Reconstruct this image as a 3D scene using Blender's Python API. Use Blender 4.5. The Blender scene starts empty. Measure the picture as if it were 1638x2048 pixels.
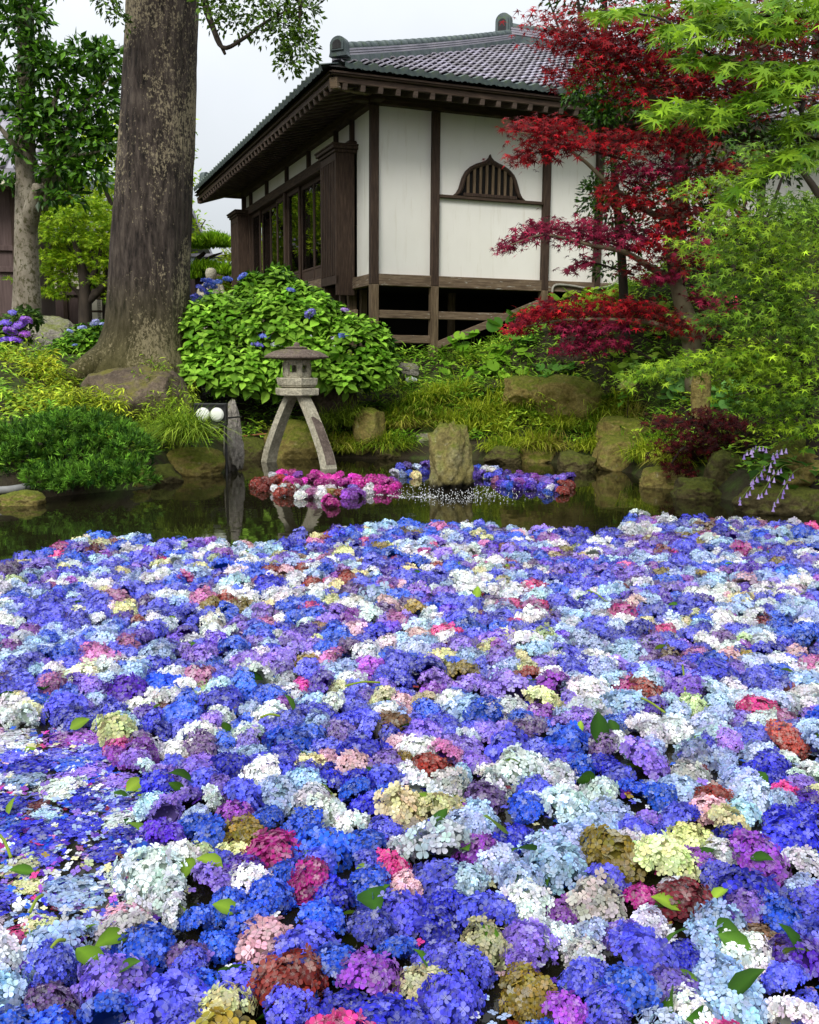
import bpy, bmesh, math, random
import numpy as np
from mathutils import Vector, Matrix, noise

rng = np.random.default_rng(11)
random.seed(5)
SC = bpy.context.scene
COL = SC.collection

# ------------------------------------------------------------------ camera
FPX, PIT, ROL, CAMZ = 1961.05, math.radians(8.786), math.radians(0.418), 1.45
_u0 = np.array([0, math.sin(PIT), math.cos(PIT)]); FW = np.array([0, math.cos(PIT), -math.sin(PIT)])
RT = math.cos(ROL) * np.array([1., 0, 0]) + math.sin(ROL) * _u0
UP = math.cos(ROL) * _u0 - math.sin(ROL) * np.array([1., 0, 0])
EYE = np.array([0, 0, CAMZ])
cd = bpy.data.cameras.new('camera'); cam = bpy.data.objects.new('camera', cd); COL.objects.link(cam)
cd.sensor_fit = 'VERTICAL'; cd.sensor_height = 24.0; cd.lens = 24.0 * FPX / 2048.0
cd.clip_start = 0.05; cd.clip_end = 2000
cam.matrix_world = Matrix(((RT[0], UP[0], -FW[0], 0), (RT[1], UP[1], -FW[1], 0), (RT[2], UP[2], -FW[2], CAMZ), (0, 0, 0, 1)))
SC.camera = cam

# ------------------------------------------------------------------ overcast sky and soft sun
SUN_EL, SUN_AZ = math.radians(40), math.radians(202)     # azimuth clockwise from +Y: behind the camera, a little left
w = bpy.data.worlds.new('World'); SC.world = w; w.use_nodes = True
nt = w.node_tree; nt.nodes.clear()
out = nt.nodes.new('ShaderNodeOutputWorld')
sky = nt.nodes.new('ShaderNodeTexSky'); sky.sky_type = 'NISHITA'; sky.sun_disc = False
sky.sun_elevation = SUN_EL; sky.sun_rotation = SUN_AZ; sky.dust_density = 3.0
b1 = nt.nodes.new('ShaderNodeBackground'); b1.inputs[1].default_value = 0.10
nt.links.new(sky.outputs[0], b1.inputs[0])
tc = nt.nodes.new('ShaderNodeTexCoord'); sp = nt.nodes.new('ShaderNodeSeparateXYZ')
nt.links.new(tc.outputs['Generated'], sp.inputs[0])
mr = nt.nodes.new('ShaderNodeMapRange'); mr.clamp = True     # standard overcast sky: zenith three times the horizon
mr.inputs[1].default_value = 0; mr.inputs[2].default_value = 1; mr.inputs[3].default_value = 0.40; mr.inputs[4].default_value = 1.25
nt.links.new(sp.outputs[2], mr.inputs[0])
nz = nt.nodes.new('ShaderNodeTexNoise'); nz.inputs['Scale'].default_value = 2.2; nz.inputs['Detail'].default_value = 5
nt.links.new(tc.outputs['Generated'], nz.inputs['Vector'])
mr2 = nt.nodes.new('ShaderNodeMapRange'); mr2.inputs[1].default_value = 0.3; mr2.inputs[2].default_value = 0.7
mr2.inputs[3].default_value = 0.82; mr2.inputs[4].default_value = 1.1
nt.links.new(nz.outputs[0], mr2.inputs[0])
mm = nt.nodes.new('ShaderNodeMath'); mm.operation = 'MULTIPLY'
nt.links.new(mr.outputs[0], mm.inputs[0]); nt.links.new(mr2.outputs[0], mm.inputs[1])
b2 = nt.nodes.new('ShaderNodeBackground'); b2.inputs[0].default_value = (0.93, 0.965, 1.0, 1)
nt.links.new(mm.outputs[0], b2.inputs[1])
mx = nt.nodes.new('ShaderNodeMixShader'); mx.inputs[0].default_value = 0.88
nt.links.new(b1.outputs[0], mx.inputs[1]); nt.links.new(b2.outputs[0], mx.inputs[2]); nt.links.new(mx.outputs[0], out.inputs[0])
sl = bpy.data.lights.new('sun', 'SUN'); sl.energy = 1.5; sl.angle = math.radians(22); sl.color = (1, 0.97, 0.92)
so = bpy.data.objects.new('sun', sl); COL.objects.link(so)
sd = Vector((math.sin(SUN_AZ) * math.cos(SUN_EL), math.cos(SUN_AZ) * math.cos(SUN_EL), math.sin(SUN_EL)))
so.rotation_euler = sd.to_track_quat('Z', 'Y').to_euler(); so.location = (0, -5, 20)
SC.view_settings.view_transform = 'Standard'; SC.view_settings.look = 'None'
SC.view_settings.exposure = 0.8; SC.view_settings.gamma = 1; SC.view_settings.use_curve_mapping = False
SC.cycles.max_bounces = 6; SC.cycles.transparent_max_bounces = 8

# ------------------------------------------------------------------ placing: a sight line through the photograph at a chosen depth
def _ray(x, y): return FW + RT * (x - 819) / FPX - UP * (y - 1024) / FPX
def at(x, y, Y): d = _ray(x, y); return EYE + d * (Y / d[1])
def atz(x, y, z): d = _ray(x, y); return EYE + d * ((z - CAMZ) / d[2])
def px(p):
    q = np.asarray(p, float) - EYE; d = q @ FW
    return 819 + FPX * (q @ RT) / d, 1024 - FPX * (q @ UP) / d, d
def s2l(r, g, b):
    c = np.array([r, g, b]) / 255.0
    return np.where(c <= .04045, c / 12.92, ((c + .055) / 1.055) ** 2.4)

# ------------------------------------------------------------------ object helpers
def tag(o, label=None, cat=None, group=None, kind=None):
    if label: o['label'] = label
    if cat: o['category'] = cat
    if group: o['group'] = group
    if kind: o['kind'] = kind
    return o
def empty(name, loc, rz=0.0):
    o = bpy.data.objects.new(name, None); COL.objects.link(o); o.empty_display_size = .2
    o.location = [float(v) for v in loc]; o.rotation_euler = (0, 0, rz); return o
def link(name, me, parent=None, loc=None):
    o = bpy.data.objects.new(name, me); COL.objects.link(o)
    if parent is not None: o.parent = parent
    if loc is not None: o.location = [float(v) for v in loc]
    return o
def rawmesh(name, V, groups, mat, col=None, smooth=False):
    V = np.asarray(V, np.float32)
    groups = [np.asarray(g, np.int32) for g in groups if len(g)]
    me = bpy.data.meshes.new(name)
    me.vertices.add(len(V)); me.vertices.foreach_set('co', V.ravel())
    nl = sum(g.size for g in groups); npol = sum(len(g) for g in groups)
    me.loops.add(nl); me.polygons.add(npol)
    me.loops.foreach_set('vertex_index', np.concatenate([g.ravel() for g in groups]))
    st = []; k = 0
    for g in groups:
        n = g.shape[1]; st.append(k + n * np.arange(len(g))); k += g.size
    me.polygons.foreach_set('loop_start', np.concatenate(st).astype(np.int32))
    if col is not None:
        a = me.attributes.new('Col', 'FLOAT_COLOR', 'POINT')
        c = np.ones((len(V), 4), np.float32); c[:, :np.asarray(col).shape[1]] = col; a.data.foreach_set('color', c.ravel())
    me.update(calc_edges=True); me.validate()
    me.polygons.foreach_set('use_smooth', np.full(npol, bool(smooth)))
    if mat: me.materials.append(mat)
    return me
class MB:                                   # gathers shapes for one mesh
    def __init__(s): s.V = []; s.G = {}; s.C = []; s.n = 0
    def add(s, V, groups, col=None):
        V = np.asarray(V, float); s.V.append(V)
        for g in groups:
            g = np.asarray(g, np.int64)
            if g.size: s.G.setdefault(g.shape[1], []).append(g + s.n)
        s.C.append(np.broadcast_to(np.ones(3) if col is None else np.asarray(col, float), V.shape)); s.n += len(V)
        return s
    def build(s, name, mat, parent=None, smooth=False, loc=None):
        V = np.concatenate(s.V)
        if loc is not None: V = V - np.asarray(loc)
        me = rawmesh(name, V, [np.concatenate(g) for g in s.G.values()], mat, np.concatenate(s.C), smooth)
        return link(name, me, parent, loc)
_boxes = {}
def box(cx, cy, cz, sx, sy, sz, bev=.008, rot=None):
    key = (round(sx, 4), round(sy, 4), round(sz, 4), bev)
    if key not in _boxes:
        bm = bmesh.new(); bmesh.ops.create_cube(bm, size=1)
        for v in bm.verts: v.co = Vector((v.co.x * sx, v.co.y * sy, v.co.z * sz))
        if bev > 0: bmesh.ops.bevel(bm, geom=list(bm.edges), offset=min(bev, .3 * min(sx, sy, sz)), segments=1, affect='EDGES', profile=.5)
        bm.verts.index_update()
        V = np.array([v.co[:] for v in bm.verts]); g = {}
        for f in bm.faces: g.setdefault(len(f.verts), []).append([v.index for v in f.verts])
        bm.free(); _boxes[key] = (V, list(g.values()))
    V, g = _boxes[key]
    if rot is not None: V = V @ np.asarray(rot).T
    return V + np.array([cx, cy, cz]), g
def beam(p, q, wdt, hgt, bev=.006):          # a squared timber from p to q
    p = np.asarray(p, float); q = np.asarray(q, float); d = q - p; L = np.linalg.norm(d); d /= L
    upv = np.array([0, 0, 1.]) if abs(d[2]) < .95 else np.array([0, 1., 0])
    x = np.cross(d, upv); x /= np.linalg.norm(x); z = np.cross(x, d)
    return box(*((p + q) / 2), wdt, L, hgt, bev, rot=np.array([x, d, z]).T)
def smoothpath(pts, k=6):
    P = np.asarray(pts, float)
    if len(P) < 3: return P
    Q = np.vstack([2 * P[0] - P[1], P, 2 * P[-1] - P[-2]]); o = []
    for i in range(1, len(Q) - 2):
        for t in np.arange(k) / k:
            a, b, c, d = Q[i - 1:i + 3]
            o.append(.5 * ((2 * b) + (c - a) * t + (2 * a - 5 * b + 4 * c - d) * t * t + (3 * b - a - 3 * c + d) * t ** 3))
    o.append(P[-1]); return np.array(o)
def tube(pts, rad, n=8, k=5, cap=True):
    P = np.asarray(pts, float); R = np.asarray(rad, float)
    if R.ndim == 0: R = np.full(len(P), float(R))
    S = smoothpath(np.column_stack([P, R]), k); P, R = S[:, :3], np.maximum(S[:, 3], .0008)
    T = np.gradient(P, axis=0); T /= np.linalg.norm(T, axis=1)[:, None] + 1e-12
    a = np.array([0, 0, 1.]) if abs(T[0, 2]) < .9 else np.array([1., 0, 0])
    V = []; th = np.arange(n) * 2 * math.pi / n
    X = np.cross(T[0], a); X /= np.linalg.norm(X)
    for p, r, t in zip(P, R, T):
        X = X - t * (X @ t); X /= np.linalg.norm(X) + 1e-12; Yv = np.cross(t, X)
        V.append(p + r * (np.cos(th)[:, None] * X + np.sin(th)[:, None] * Yv))
    V = np.concatenate(V); m = len(P)
    i = np.arange(m - 1)[:, None] * n; j = np.arange(n)[None]; j2 = (j + 1) % n
    Fq = np.stack([i + j, i + j2, i + n + j2, i + n + j], -1).reshape(-1, 4)
    g = [Fq]
    if cap: g.append(np.array([np.arange(n)[::-1], np.arange(n) + (m - 1) * n]))
    return V, g
def lathe(prof, n=24, phase=0, shape=None):
    P = np.asarray(prof, float); th = np.arange(n) * 2 * math.pi / n + phase
    k = np.ones(n) if shape is None else shape(th)
    V = np.stack([P[:, 0:1] * np.cos(th) * k, P[:, 0:1] * np.sin(th) * k, np.repeat(P[:, 1:2], n, 1)], -1).reshape(-1, 3)
    m = len(P); i = np.arange(m - 1)[:, None] * n; j = np.arange(n)[None]; j2 = (j + 1) % n
    g = [np.stack([i + j, i + j2, i + n + j2, i + n + j], -1).reshape(-1, 4), np.array([np.arange(n)[::-1], np.arange(n) + (m - 1) * n])]
    return V, g
def extrude(outline, y0, y1):                # outline in XZ, extruded along Y
    O = np.asarray(outline, float); n = len(O)
    V = np.concatenate([np.column_stack([O[:, 0], np.full(n, y0), O[:, 1]]), np.column_stack([O[:, 0], np.full(n, y1), O[:, 1]])])
    j = np.arange(n); j2 = (j + 1) % n
    return V, [np.stack([j, j2, n + j2, n + j], -1), np.array([j[::-1], n + j])]

# ------------------------------------------------------------------ materials
def mat(name):
    m = bpy.data.materials.new(name); m.use_nodes = True; t = m.node_tree; t.nodes.clear()
    o = t.nodes.new('ShaderNodeOutputMaterial')
    def N(kind, **kw):
        n = t.nodes.new('ShaderNode' + kind)
        for k, v in kw.items():
            if k in n.inputs: n.inputs[k].default_value = v
            else: setattr(n, k, v)
        return n
    L = lambda a, b: t.links.new(a, b)
    return m, o, N, L
def ramp(N, L, src, stops):
    r = N('ValToRGB'); e = r.color_ramp.elements
    while len(e) < len(stops): e.new(.5)
    for el, (p, c) in zip(e, stops): el.position = p; el.color = (*c, 1)
    L(src, r.inputs[0]); return r.outputs[0]
def noisecol(name, stops, scale=5, stretch=(1, 1, 1), rough=.85, bump=.3, bscale=None, detail=8, spec=.3, dist=.02, usecol=False, coord='Object', distort=0.0, second=None):
    m, o, N, L = mat(name)
    c = N('TexCoord'); mp = N('Mapping', Scale=stretch); L(c.outputs[coord], mp.inputs[0])
    n = N('TexNoise', Scale=scale, Detail=detail, Roughness=.62, Distortion=distort); L(mp.outputs[0], n.inputs['Vector'])
    colr = ramp(N, L, n.outputs[0], stops)
    if second:                                  # patches with a shape of their own (lichen, moss, worn paint)
        sc, st2, lo, hi, cc = second
        mp2 = N('Mapping', Scale=st2); L(c.outputs[coord], mp2.inputs[0])
        n2 = N('TexNoise', Scale=sc, Detail=9, Roughness=.7); L(mp2.outputs[0], n2.inputs['Vector'])
        f = N('MapRange'); f.inputs[1].default_value = lo; f.inputs[2].default_value = hi; L(n2.outputs[0], f.inputs[0])
        mxx = N('MixRGB'); L(f.outputs[0], mxx.inputs[0]); L(colr, mxx.inputs[1]); mxx.inputs[2].default_value = (*cc, 1); colr = mxx.outputs[0]
    if usecol:
        a = N('Attribute', attribute_name='Col'); mu = N('MixRGB', blend_type='MULTIPLY'); mu.inputs[0].default_value = 1
        L(colr, mu.inputs[1]); L(a.outputs['Color'], mu.inputs[2]); colr = mu.outputs[0]
    p = N('BsdfPrincipled', Roughness=rough); p.inputs['Specular IOR Level'].default_value = spec
    L(colr, p.inputs['Base Color'])
    if bump:
        n3 = N('TexNoise', Scale=bscale or scale * 3, Detail=8, Roughness=.65); L(mp.outputs[0], n3.inputs['Vector'])
        bp = N('Bump', Strength=bump, Distance=dist); L(n3.outputs[0], bp.inputs['Height']); L(bp.outputs[0], p.inputs['Normal'])
    L(p.outputs[0], o.inputs[0]); return m
def leafmat(name, rough=.55, spec=.16, trans=.3, objcol=False, vein=False):
    m, o, N, L = mat(name)
    a = N('Attribute', attribute_name='Col'); colr = a.outputs['Color']
    if objcol:
        oi = N('ObjectInfo'); mu = N('MixRGB', blend_type='MULTIPLY'); mu.inputs[0].default_value = 1
        L(colr, mu.inputs[1]); L(oi.outputs['Color'], mu.inputs[2]); colr = mu.outputs[0]
    p = N('BsdfPrincipled', Roughness=rough); p.inputs['Specular IOR Level'].default_value = spec
    L(colr, p.inputs['Base Color'])
    tr = N('BsdfTranslucent'); L(colr, tr.inputs[0])
    x = N('MixShader'); x.inputs[0].default_value = trans
    L(p.outputs[0], x.inputs[1]); L(tr.outputs[0], x.inputs[2]); L(x.outputs[0], o.inputs[0]); return m
M = {}
def petalmat(name):
    m, o, N, L = mat(name)
    a = N('Attribute', attribute_name='Col'); oi = N('ObjectInfo'); mu = N('MixRGB', blend_type='MULTIPLY'); mu.inputs[0].default_value = 1
    L(a.outputs['Color'], mu.inputs[1]); L(oi.outputs['Color'], mu.inputs[2])
    iv = N('Math', operation='SUBTRACT'); iv.inputs[0].default_value = 1.0; L(a.outputs['Alpha'], iv.inputs[1])
    pm = N('MixRGB'); L(iv.outputs[0], pm.inputs[0]); L(mu.outputs[0], pm.inputs[1]); pm.inputs[2].default_value = (.66, .68, .62, 1)
    p = N('BsdfPrincipled', Roughness=.55); p.inputs['Specular IOR Level'].default_value = .2; L(pm.outputs[0], p.inputs['Base Color'])
    tr = N('BsdfTranslucent'); L(pm.outputs[0], tr.inputs[0]); x = N('MixShader'); x.inputs[0].default_value = .22
    L(p.outputs[0], x.inputs[1]); L(tr.outputs[0], x.inputs[2]); L(x.outputs[0], o.inputs[0]); return m
M['leaf'] = leafmat('leaf')
M['gloss_leaf'] = leafmat('gloss_leaf', rough=.35, spec=.32, trans=.25)
M['leaf_obj'] = leafmat('leaf_obj', objcol=True)
M['petal'] = petalmat('petal')
M['wood'] = noisecol('dark_timber', [(.3, (.018, .010, .007)), (.55, (.055, .033, .021)), (.8, (.12, .08, .054))], 3, (14, 14, 1.2), .75, .4, 9, dist=.006)
M['woodh'] = noisecol('dark_timber_level', [(.3, (.02, .012, .008)), (.55, (.062, .038, .024)), (.8, (.13, .09, .062))], 3, (1.2, 1.2, 14), .75, .4, 9, dist=.006)
M['worn'] = noisecol('weathered_timber', [(.3, (.07, .045, .028)), (.55, (.17, .12, .075)), (.8, (.30, .23, .155))], 3, (1.2, 1.2, 12), .85, .5, 9, dist=.006,
                     second=(5, (1, 1, 7), .6, .66, (.42, .40, .34)))
M['wornv'] = noisecol('weathered_post', [(.3, (.065, .042, .025)), (.55, (.15, .105, .06)), (.8, (.28, .21, .14))], 3, (12, 12, 1.0), .85, .5, 9, dist=.006,
                      second=(6, (8, 8, 1), .64, .7, (.36, .33, .27)))
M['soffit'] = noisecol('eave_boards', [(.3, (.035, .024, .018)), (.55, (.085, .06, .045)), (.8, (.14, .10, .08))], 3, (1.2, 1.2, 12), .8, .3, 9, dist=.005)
M['plaster'] = noisecol('white_plaster', [(.3, (.78, .76, .68)), (.7, (.85, .83, .76))], 1.2, (1, 1, .6), .9, .08, 40, dist=.004, second=(1.6, (5, 5, .45), .56, .85, (.60, .56, .44)))
M['tile'] = noisecol('grey_roof_tile', [(.25, (.15, .15, .18)), (.5, (.27, .255, .295)), (.8, (.42, .385, .42))], 2.2, rough=.42, bump=.25, bscale=30, spec=.5, usecol=True, dist=.004,
                     second=(3.2, (1, 1, 1), .62, .8, (.12, .105, .055)))
M['ridge'] = noisecol('mossy_ridge_tile', [(.3, (.04, .055, .06)), (.55, (.085, .11, .11)), (.8, (.15, .18, .15))], 4, rough=.6, bump=.3, dist=.006, second=(5, (1, 1, 1), .55, .75, (.10, .16, .05)))
m, o, N, L = mat('mottled_bark')
tcb = N('TexCoord'); mpb = N('Mapping', Scale=(1, 1, .22)); L(tcb.outputs['Object'], mpb.inputs[0]); mpc = N('Mapping', Scale=(1, 1, .6)); L(tcb.outputs['Object'], mpc.inputs[0])
na_ = N('TexNoise', Scale=13, Detail=10, Roughness=.7); L(mpb.outputs[0], na_.inputs['Vector'])
c1 = ramp(N, L, na_.outputs[0], [(.36, (.010, .008, .007)), (.5, (.045, .034, .028)), (.68, (.10, .08, .065))])
nb_ = N('TexNoise', Scale=30, Detail=9, Roughness=.75); L(mpc.outputs[0], nb_.inputs['Vector'])
nc_ = N('TexNoise', Scale=1.1, Detail=4); L(mpc.outputs[0], nc_.inputs['Vector'])
ad = N('Math', operation='MULTIPLY_ADD'); ad.inputs[1].default_value = .9; L(nc_.outputs[0], ad.inputs[0]); L(nb_.outputs[0], ad.inputs[2])
f1 = N('MapRange'); f1.inputs[1].default_value = 1.0; f1.inputs[2].default_value = 1.07; L(ad.outputs[0], f1.inputs[0])
x1 = N('MixRGB'); L(f1.outputs[0], x1.inputs[0]); L(c1, x1.inputs[1]); x1.inputs[2].default_value = (.27, .225, .145, 1)
sx = N('SeparateXYZ'); L(tcb.outputs['Object'], sx.inputs[0])
mo = N('MapRange'); mo.inputs[1].default_value = 1.6; mo.inputs[2].default_value = .0; mo.inputs[3].default_value = 0; mo.inputs[4].default_value = 1.2; L(sx.outputs[2], mo.inputs[0])
mo2 = N('Math', operation='MULTIPLY'); L(mo.outputs[0], mo2.inputs[0]); L(na_.outputs[0], mo2.inputs[1])
x2 = N('MixRGB'); L(mo2.outputs[0], x2.inputs[0]); L(x1.outputs[0], x2.inputs[1]); x2.inputs[2].default_value = (.085, .08, .012, 1)
p = N('BsdfPrincipled', Roughness=.9); p.inputs['Specular IOR Level'].default_value = .2; L(x2.outputs[0], p.inputs['Base Color'])
bp = N('Bump', Strength=1.0, Distance=.05); L(na_.outputs[0], bp.inputs['Height']); L(bp.outputs[0], p.inputs['Normal']); L(p.outputs[0], o.inputs[0]); M['bark'] = m
M['bark2'] = noisecol('pale_bark', [(.3, (.10, .08, .055)), (.55, (.23, .20, .15)), (.8, (.36, .33, .26))], 4, (1, 1, .5), .9, .7, 10, dist=.02, second=(17, (1, 1, .7), .5, .6, (.06, .055, .022)))
M['bark3'] = noisecol('dark_bark', [(.3, (.02, .015, .012)), (.7, (.06, .045, .032))], 8, (1, 1, .3), .9, .6, dist=.01)
M['mbark'] = noisecol('maple_bark', [(.3, (.10, .085, .05)), (.6, (.20, .17, .10)), (.85, (.28, .25, .16))], 5, (1, 1, .4), .9, .5, dist=.01)
def stone(name, a, b, c, moss, lo, hi, ls=.45, mscale=2.5, wet=None):
    m, o, N, L = mat(name)
    tc = N('TexCoord'); n = N('TexNoise', Scale=2.4, Detail=10, Roughness=.68); L(tc.outputs['Object'], n.inputs['Vector'])
    colr = ramp(N, L, n.outputs[0], [(.28, a), (.5, b), (.75, c)])
    n2 = N('TexNoise', Scale=9, Detail=8, Roughness=.75); L(tc.outputs['Object'], n2.inputs['Vector'])
    f2 = N('MapRange'); f2.inputs[1].default_value = .6; f2.inputs[2].default_value = .68; L(n2.outputs[0], f2.inputs[0])
    k = N('Math', operation='MULTIPLY'); k.inputs[1].default_value = ls; L(f2.outputs[0], k.inputs[0])
    x1 = N('MixRGB'); L(k.outputs[0], x1.inputs[0]); L(colr, x1.inputs[1]); x1.inputs[2].default_value = (.42, .40, .30, 1)
    nf = N('TexNoise', Scale=26, Detail=9, Roughness=.75); L(tc.outputs['Object'], nf.inputs['Vector'])
    fr_ = N('MapRange'); fr_.inputs[1].default_value = .3; fr_.inputs[2].default_value = .7; fr_.inputs[3].default_value = .55; fr_.inputs[4].default_value = 1.85; L(nf.outputs[0], fr_.inputs[0])
    g = N('NewGeometry'); s = N('SeparateXYZ'); L(g.outputs['Normal'], s.inputs[0])
    n3 = N('TexNoise', Scale=mscale, Detail=8, Roughness=.7); L(tc.outputs['Object'], n3.inputs['Vector'])
    ma = N('Math', operation='MULTIPLY_ADD'); ma.inputs[1].default_value = .35; L(s.outputs[2], ma.inputs[0]); L(n3.outputs[0], ma.inputs[2])
    f3 = N('MapRange'); f3.inputs[1].default_value = lo; f3.inputs[2].default_value = hi; L(ma.outputs[0], f3.inputs[0])
    x2 = N('MixRGB'); L(f3.outputs[0], x2.inputs[0]); L(x1.outputs[0], x2.inputs[1]); x2.inputs[2].default_value = (*moss, 1)
    x3 = N('MixRGB', blend_type='MULTIPLY'); x3.inputs[0].default_value = 1; L(x2.outputs[0], x3.inputs[1]); L(fr_.outputs[0], x3.inputs[2])
    if wet is not None:
        sw = N('SeparateXYZ'); L(tc.outputs['Object'], sw.inputs[0]); wa = N('Math', operation='MULTIPLY_ADD'); wa.inputs[1].default_value = .35; L(n.outputs[0], wa.inputs[0]); L(sw.outputs[2], wa.inputs[2])
        wf = N('MapRange'); wf.inputs[1].default_value = wet + .2; wf.inputs[2].default_value = wet + .13; L(wa.outputs[0], wf.inputs[0])
        x4 = N('MixRGB'); L(wf.outputs[0], x4.inputs[0]); L(x3.outputs[0], x4.inputs[1]); x4.inputs[2].default_value = (.014, .011, .006, 1); x3 = x4
    p = N('BsdfPrincipled', Roughness=.9); p.inputs['Specular IOR Level'].default_value = .2; L(x3.outputs[0], p.inputs['Base Color'])
    n4 = N('TexNoise', Scale=14, Detail=10, Roughness=.7); L(tc.outputs['Object'], n4.inputs['Vector'])
    bp = N('Bump', Strength=1.0, Distance=.05); L(n4.outputs[0], bp.inputs['Height']); L(bp.outputs[0], p.inputs['Normal'])
    L(p.outputs[0], o.inputs[0]); return m
M['rock_y'] = stone('mossy_ochre_rock', (.10, .075, .02), (.21, .165, .05), (.34, .28, .11), (.10, .115, .012), .52, .78)
M['rock_wet'] = stone('wet_pond_rock', (.06, .05, .02), (.19, .16, .055), (.36, .33, .19), (.10, .115, .015), .55, .8, .6, wet=-.2)
M['rock_b'] = stone('brown_boulder', (.04, .03, .022), (.10, .075, .052), (.18, .14, .10), (.11, .10, .02), .74, .9, .3)
M['rock_g'] = stone('grey_rock', (.10, .09, .075), (.22, .20, .17), (.36, .33, .28), (.13, .15, .03), .66, .9)
M['rock_d'] = stone('wet_dark_rock', (.03, .025, .012), (.075, .06, .025), (.15, .125, .06), (.07, .08, .012), .5, .75, .2)
M['granite'] = stone('lantern_granite', (.26, .23, .165), (.38, .35, .26), (.47, .44, .34), (.16, .16, .05), .86, 1.1, .35)
M['granite_d'] = stone('stained_granite', (.07, .05, .042), (.125, .095, .078), (.2, .16, .13), (.12, .12, .03), .8, 1.0, .5)
M['soil'] = noisecol('bank_soil', [(.3, (.012, .009, .005)), (.5, (.03, .022, .01)), (.7, (.04, .045, .012))], 3, bump=.8, dist=.05, second=(1.6, (1, 1, 1), .5, .62, (.045, .075, .008)))
M['dark'] = noisecol('dark_interior', [(.3, (.006, .005, .004)), (.7, (.012, .01, .008))], 3, bump=0)  # near-black, also painted-in shade below the floor and under the roof tiles
M['metal'] = noisecol('black_metal', [(.3, (.012, .012, .013)), (.7, (.03, .03, .03))], 8, rough=.5, bump=.05)
M['steel'] = noisecol('grey_pipe', [(.3, (.14, .14, .14)), (.7, (.27, .27, .26))], 6, rough=.5, bump=.1)
M['lens'] = noisecol('frosted_lens', [(.3, (.66, .68, .60)), (.7, (.8, .82, .74))], 3, rough=.25, bump=.05, spec=.5)
M['hose'] = noisecol('orange_hose', [(.3, (.30, .10, .04)), (.7, (.42, .16, .07))], 6, rough=.5, bump=.05)
M['cable'] = noisecol('grey_conduit', [(.3, (.25, .24, .2)), (.7, (.38, .36, .3))], 6, rough=.5, bump=.05)
M['brownwall'] = noisecol('brown_boarding', [(.3, (.07, .045, .04)), (.7, (.13, .09, .082))], 2, (9, 9, .8), .8, .3, 8, dist=.005)
M['cream'] = noisecol('cream_plaster', [(.3, (.60, .55, .42)), (.7, (.7, .65, .52))], 1.5, bump=.05)
M['farwall'] = noisecol('pale_blue_wall', [(.3, (.42, .5, .55)), (.7, (.5, .57, .62))], 1.5, bump=.05)
m, o, N, L = mat('pond_water')
p = N('BsdfPrincipled', Roughness=.035, IOR=1.33); p.inputs['Base Color'].default_value = (.010, .009, .004, 1)
tcw = N('TexCoord'); nw = N('TexNoise', Scale=1.6, Detail=3); L(tcw.outputs['Object'], nw.inputs['Vector'])
bw = N('Bump', Strength=.07, Distance=.05); L(nw.outputs[0], bw.inputs['Height']); L(bw.outputs[0], p.inputs['Normal']); L(p.outputs[0], o.inputs[0]); M['water'] = m
m, o, N, L = mat('window_glass')
fr = N('Fresnel', IOR=1.6); gl = N('BsdfGlossy', Roughness=.02); tr = N('BsdfTransparent'); tr.inputs[0].default_value = (.92, .95, .92, 1)
x = N('MixShader'); L(fr.outputs[0], x.inputs[0]); L(tr.outputs[0], x.inputs[1]); L(gl.outputs[0], x.inputs[2]); L(x.outputs[0], o.inputs[0]); M['glass'] = m
m, o, N, L = mat('spray_drop')
p = N('BsdfPrincipled', Roughness=.1); p.inputs['Base Color'].default_value = (.8, .82, .85, 1); L(p.outputs[0], o.inputs[0]); M['drop'] = m

# ------------------------------------------------------------------ terrain and pond
POND = np.array([(-6.5, 1.0), (5.4, 1.0), (5.3, 5), (4.7, 8), (3.95, 9.2), (3.45, 10.4), (3.05, 12.1), (2.75, 13.9), (1.3, 14.4), (0.2, 14.5),
                 (-.5, 14.6), (-1.6, 14.7), (-2.5, 14.2), (-2.85, 12.7), (-3.0, 11.0), (-4.2, 9.9), (-6.5, 9.2)])
def pond_sd(X, Y):                            # distance to the shore, negative on the water
    X = np.asarray(X, float); Y = np.asarray(Y, float); D = np.full(X.shape, 1e9); ins = np.zeros(X.shape, bool)
    n = len(POND)
    for i in range(n):
        ax, ay = POND[i]; bx, by = POND[(i + 1) % n]; ex, ey = bx - ax, by - ay
        t = np.clip(((X - ax) * ex + (Y - ay) * ey) / (ex * ex + ey * ey), 0, 1)
        D = np.minimum(D, np.hypot(X - ax - t * ex, Y - ay - t * ey))
        c = ((ay > Y) != (by > Y)) & (X < ex * (Y - ay) / (by - ay + 1e-12) + ax); ins ^= c
    return np.where(ins, -D, D)
def sst(a, b, x): t = np.clip((x - a) / (b - a), 0, 1); return t * t * (3 - 2 * t)
def ground(X, Y):
    X = np.asarray(X, float); Y = np.asarray(Y, float); d = pond_sd(X, Y)
    back = sst(9.0, 12.5, Y)
    Hb = .28 * sst(-.05, .25, d) + .62 * sst(.3, 1.5, d) + .55 * sst(1.4, 3.2, d)
    right = np.clip(X - 1.0, 0, 5) * .45 * sst(.4, 2.6, d)
    left = -.25 * sst(-2.5, -5, X) * sst(16, 12, Y) * sst(.5, 2, d)
    Hf = .3 * sst(-.05, .3, d) + .25 * sst(.3, 2, d)
    z = Hf * (1 - back) + (Hb + left) * back + right * sst(6, 11, Y)
    z = np.where(d < 0, -.45 * sst(0, .6, -d), z)
    z = z + .06 * np.sin(X * 2.3 + 1.3 * np.sin(Y * 1.7)) * np.sin(Y * 2.1) * sst(.3, 1, d)
    return z
xs = np.concatenate([-np.geomspace(250, 8.2, 22), np.arange(-8, 8.01, .14), np.geomspace(8.2, 250, 22)])
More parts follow.
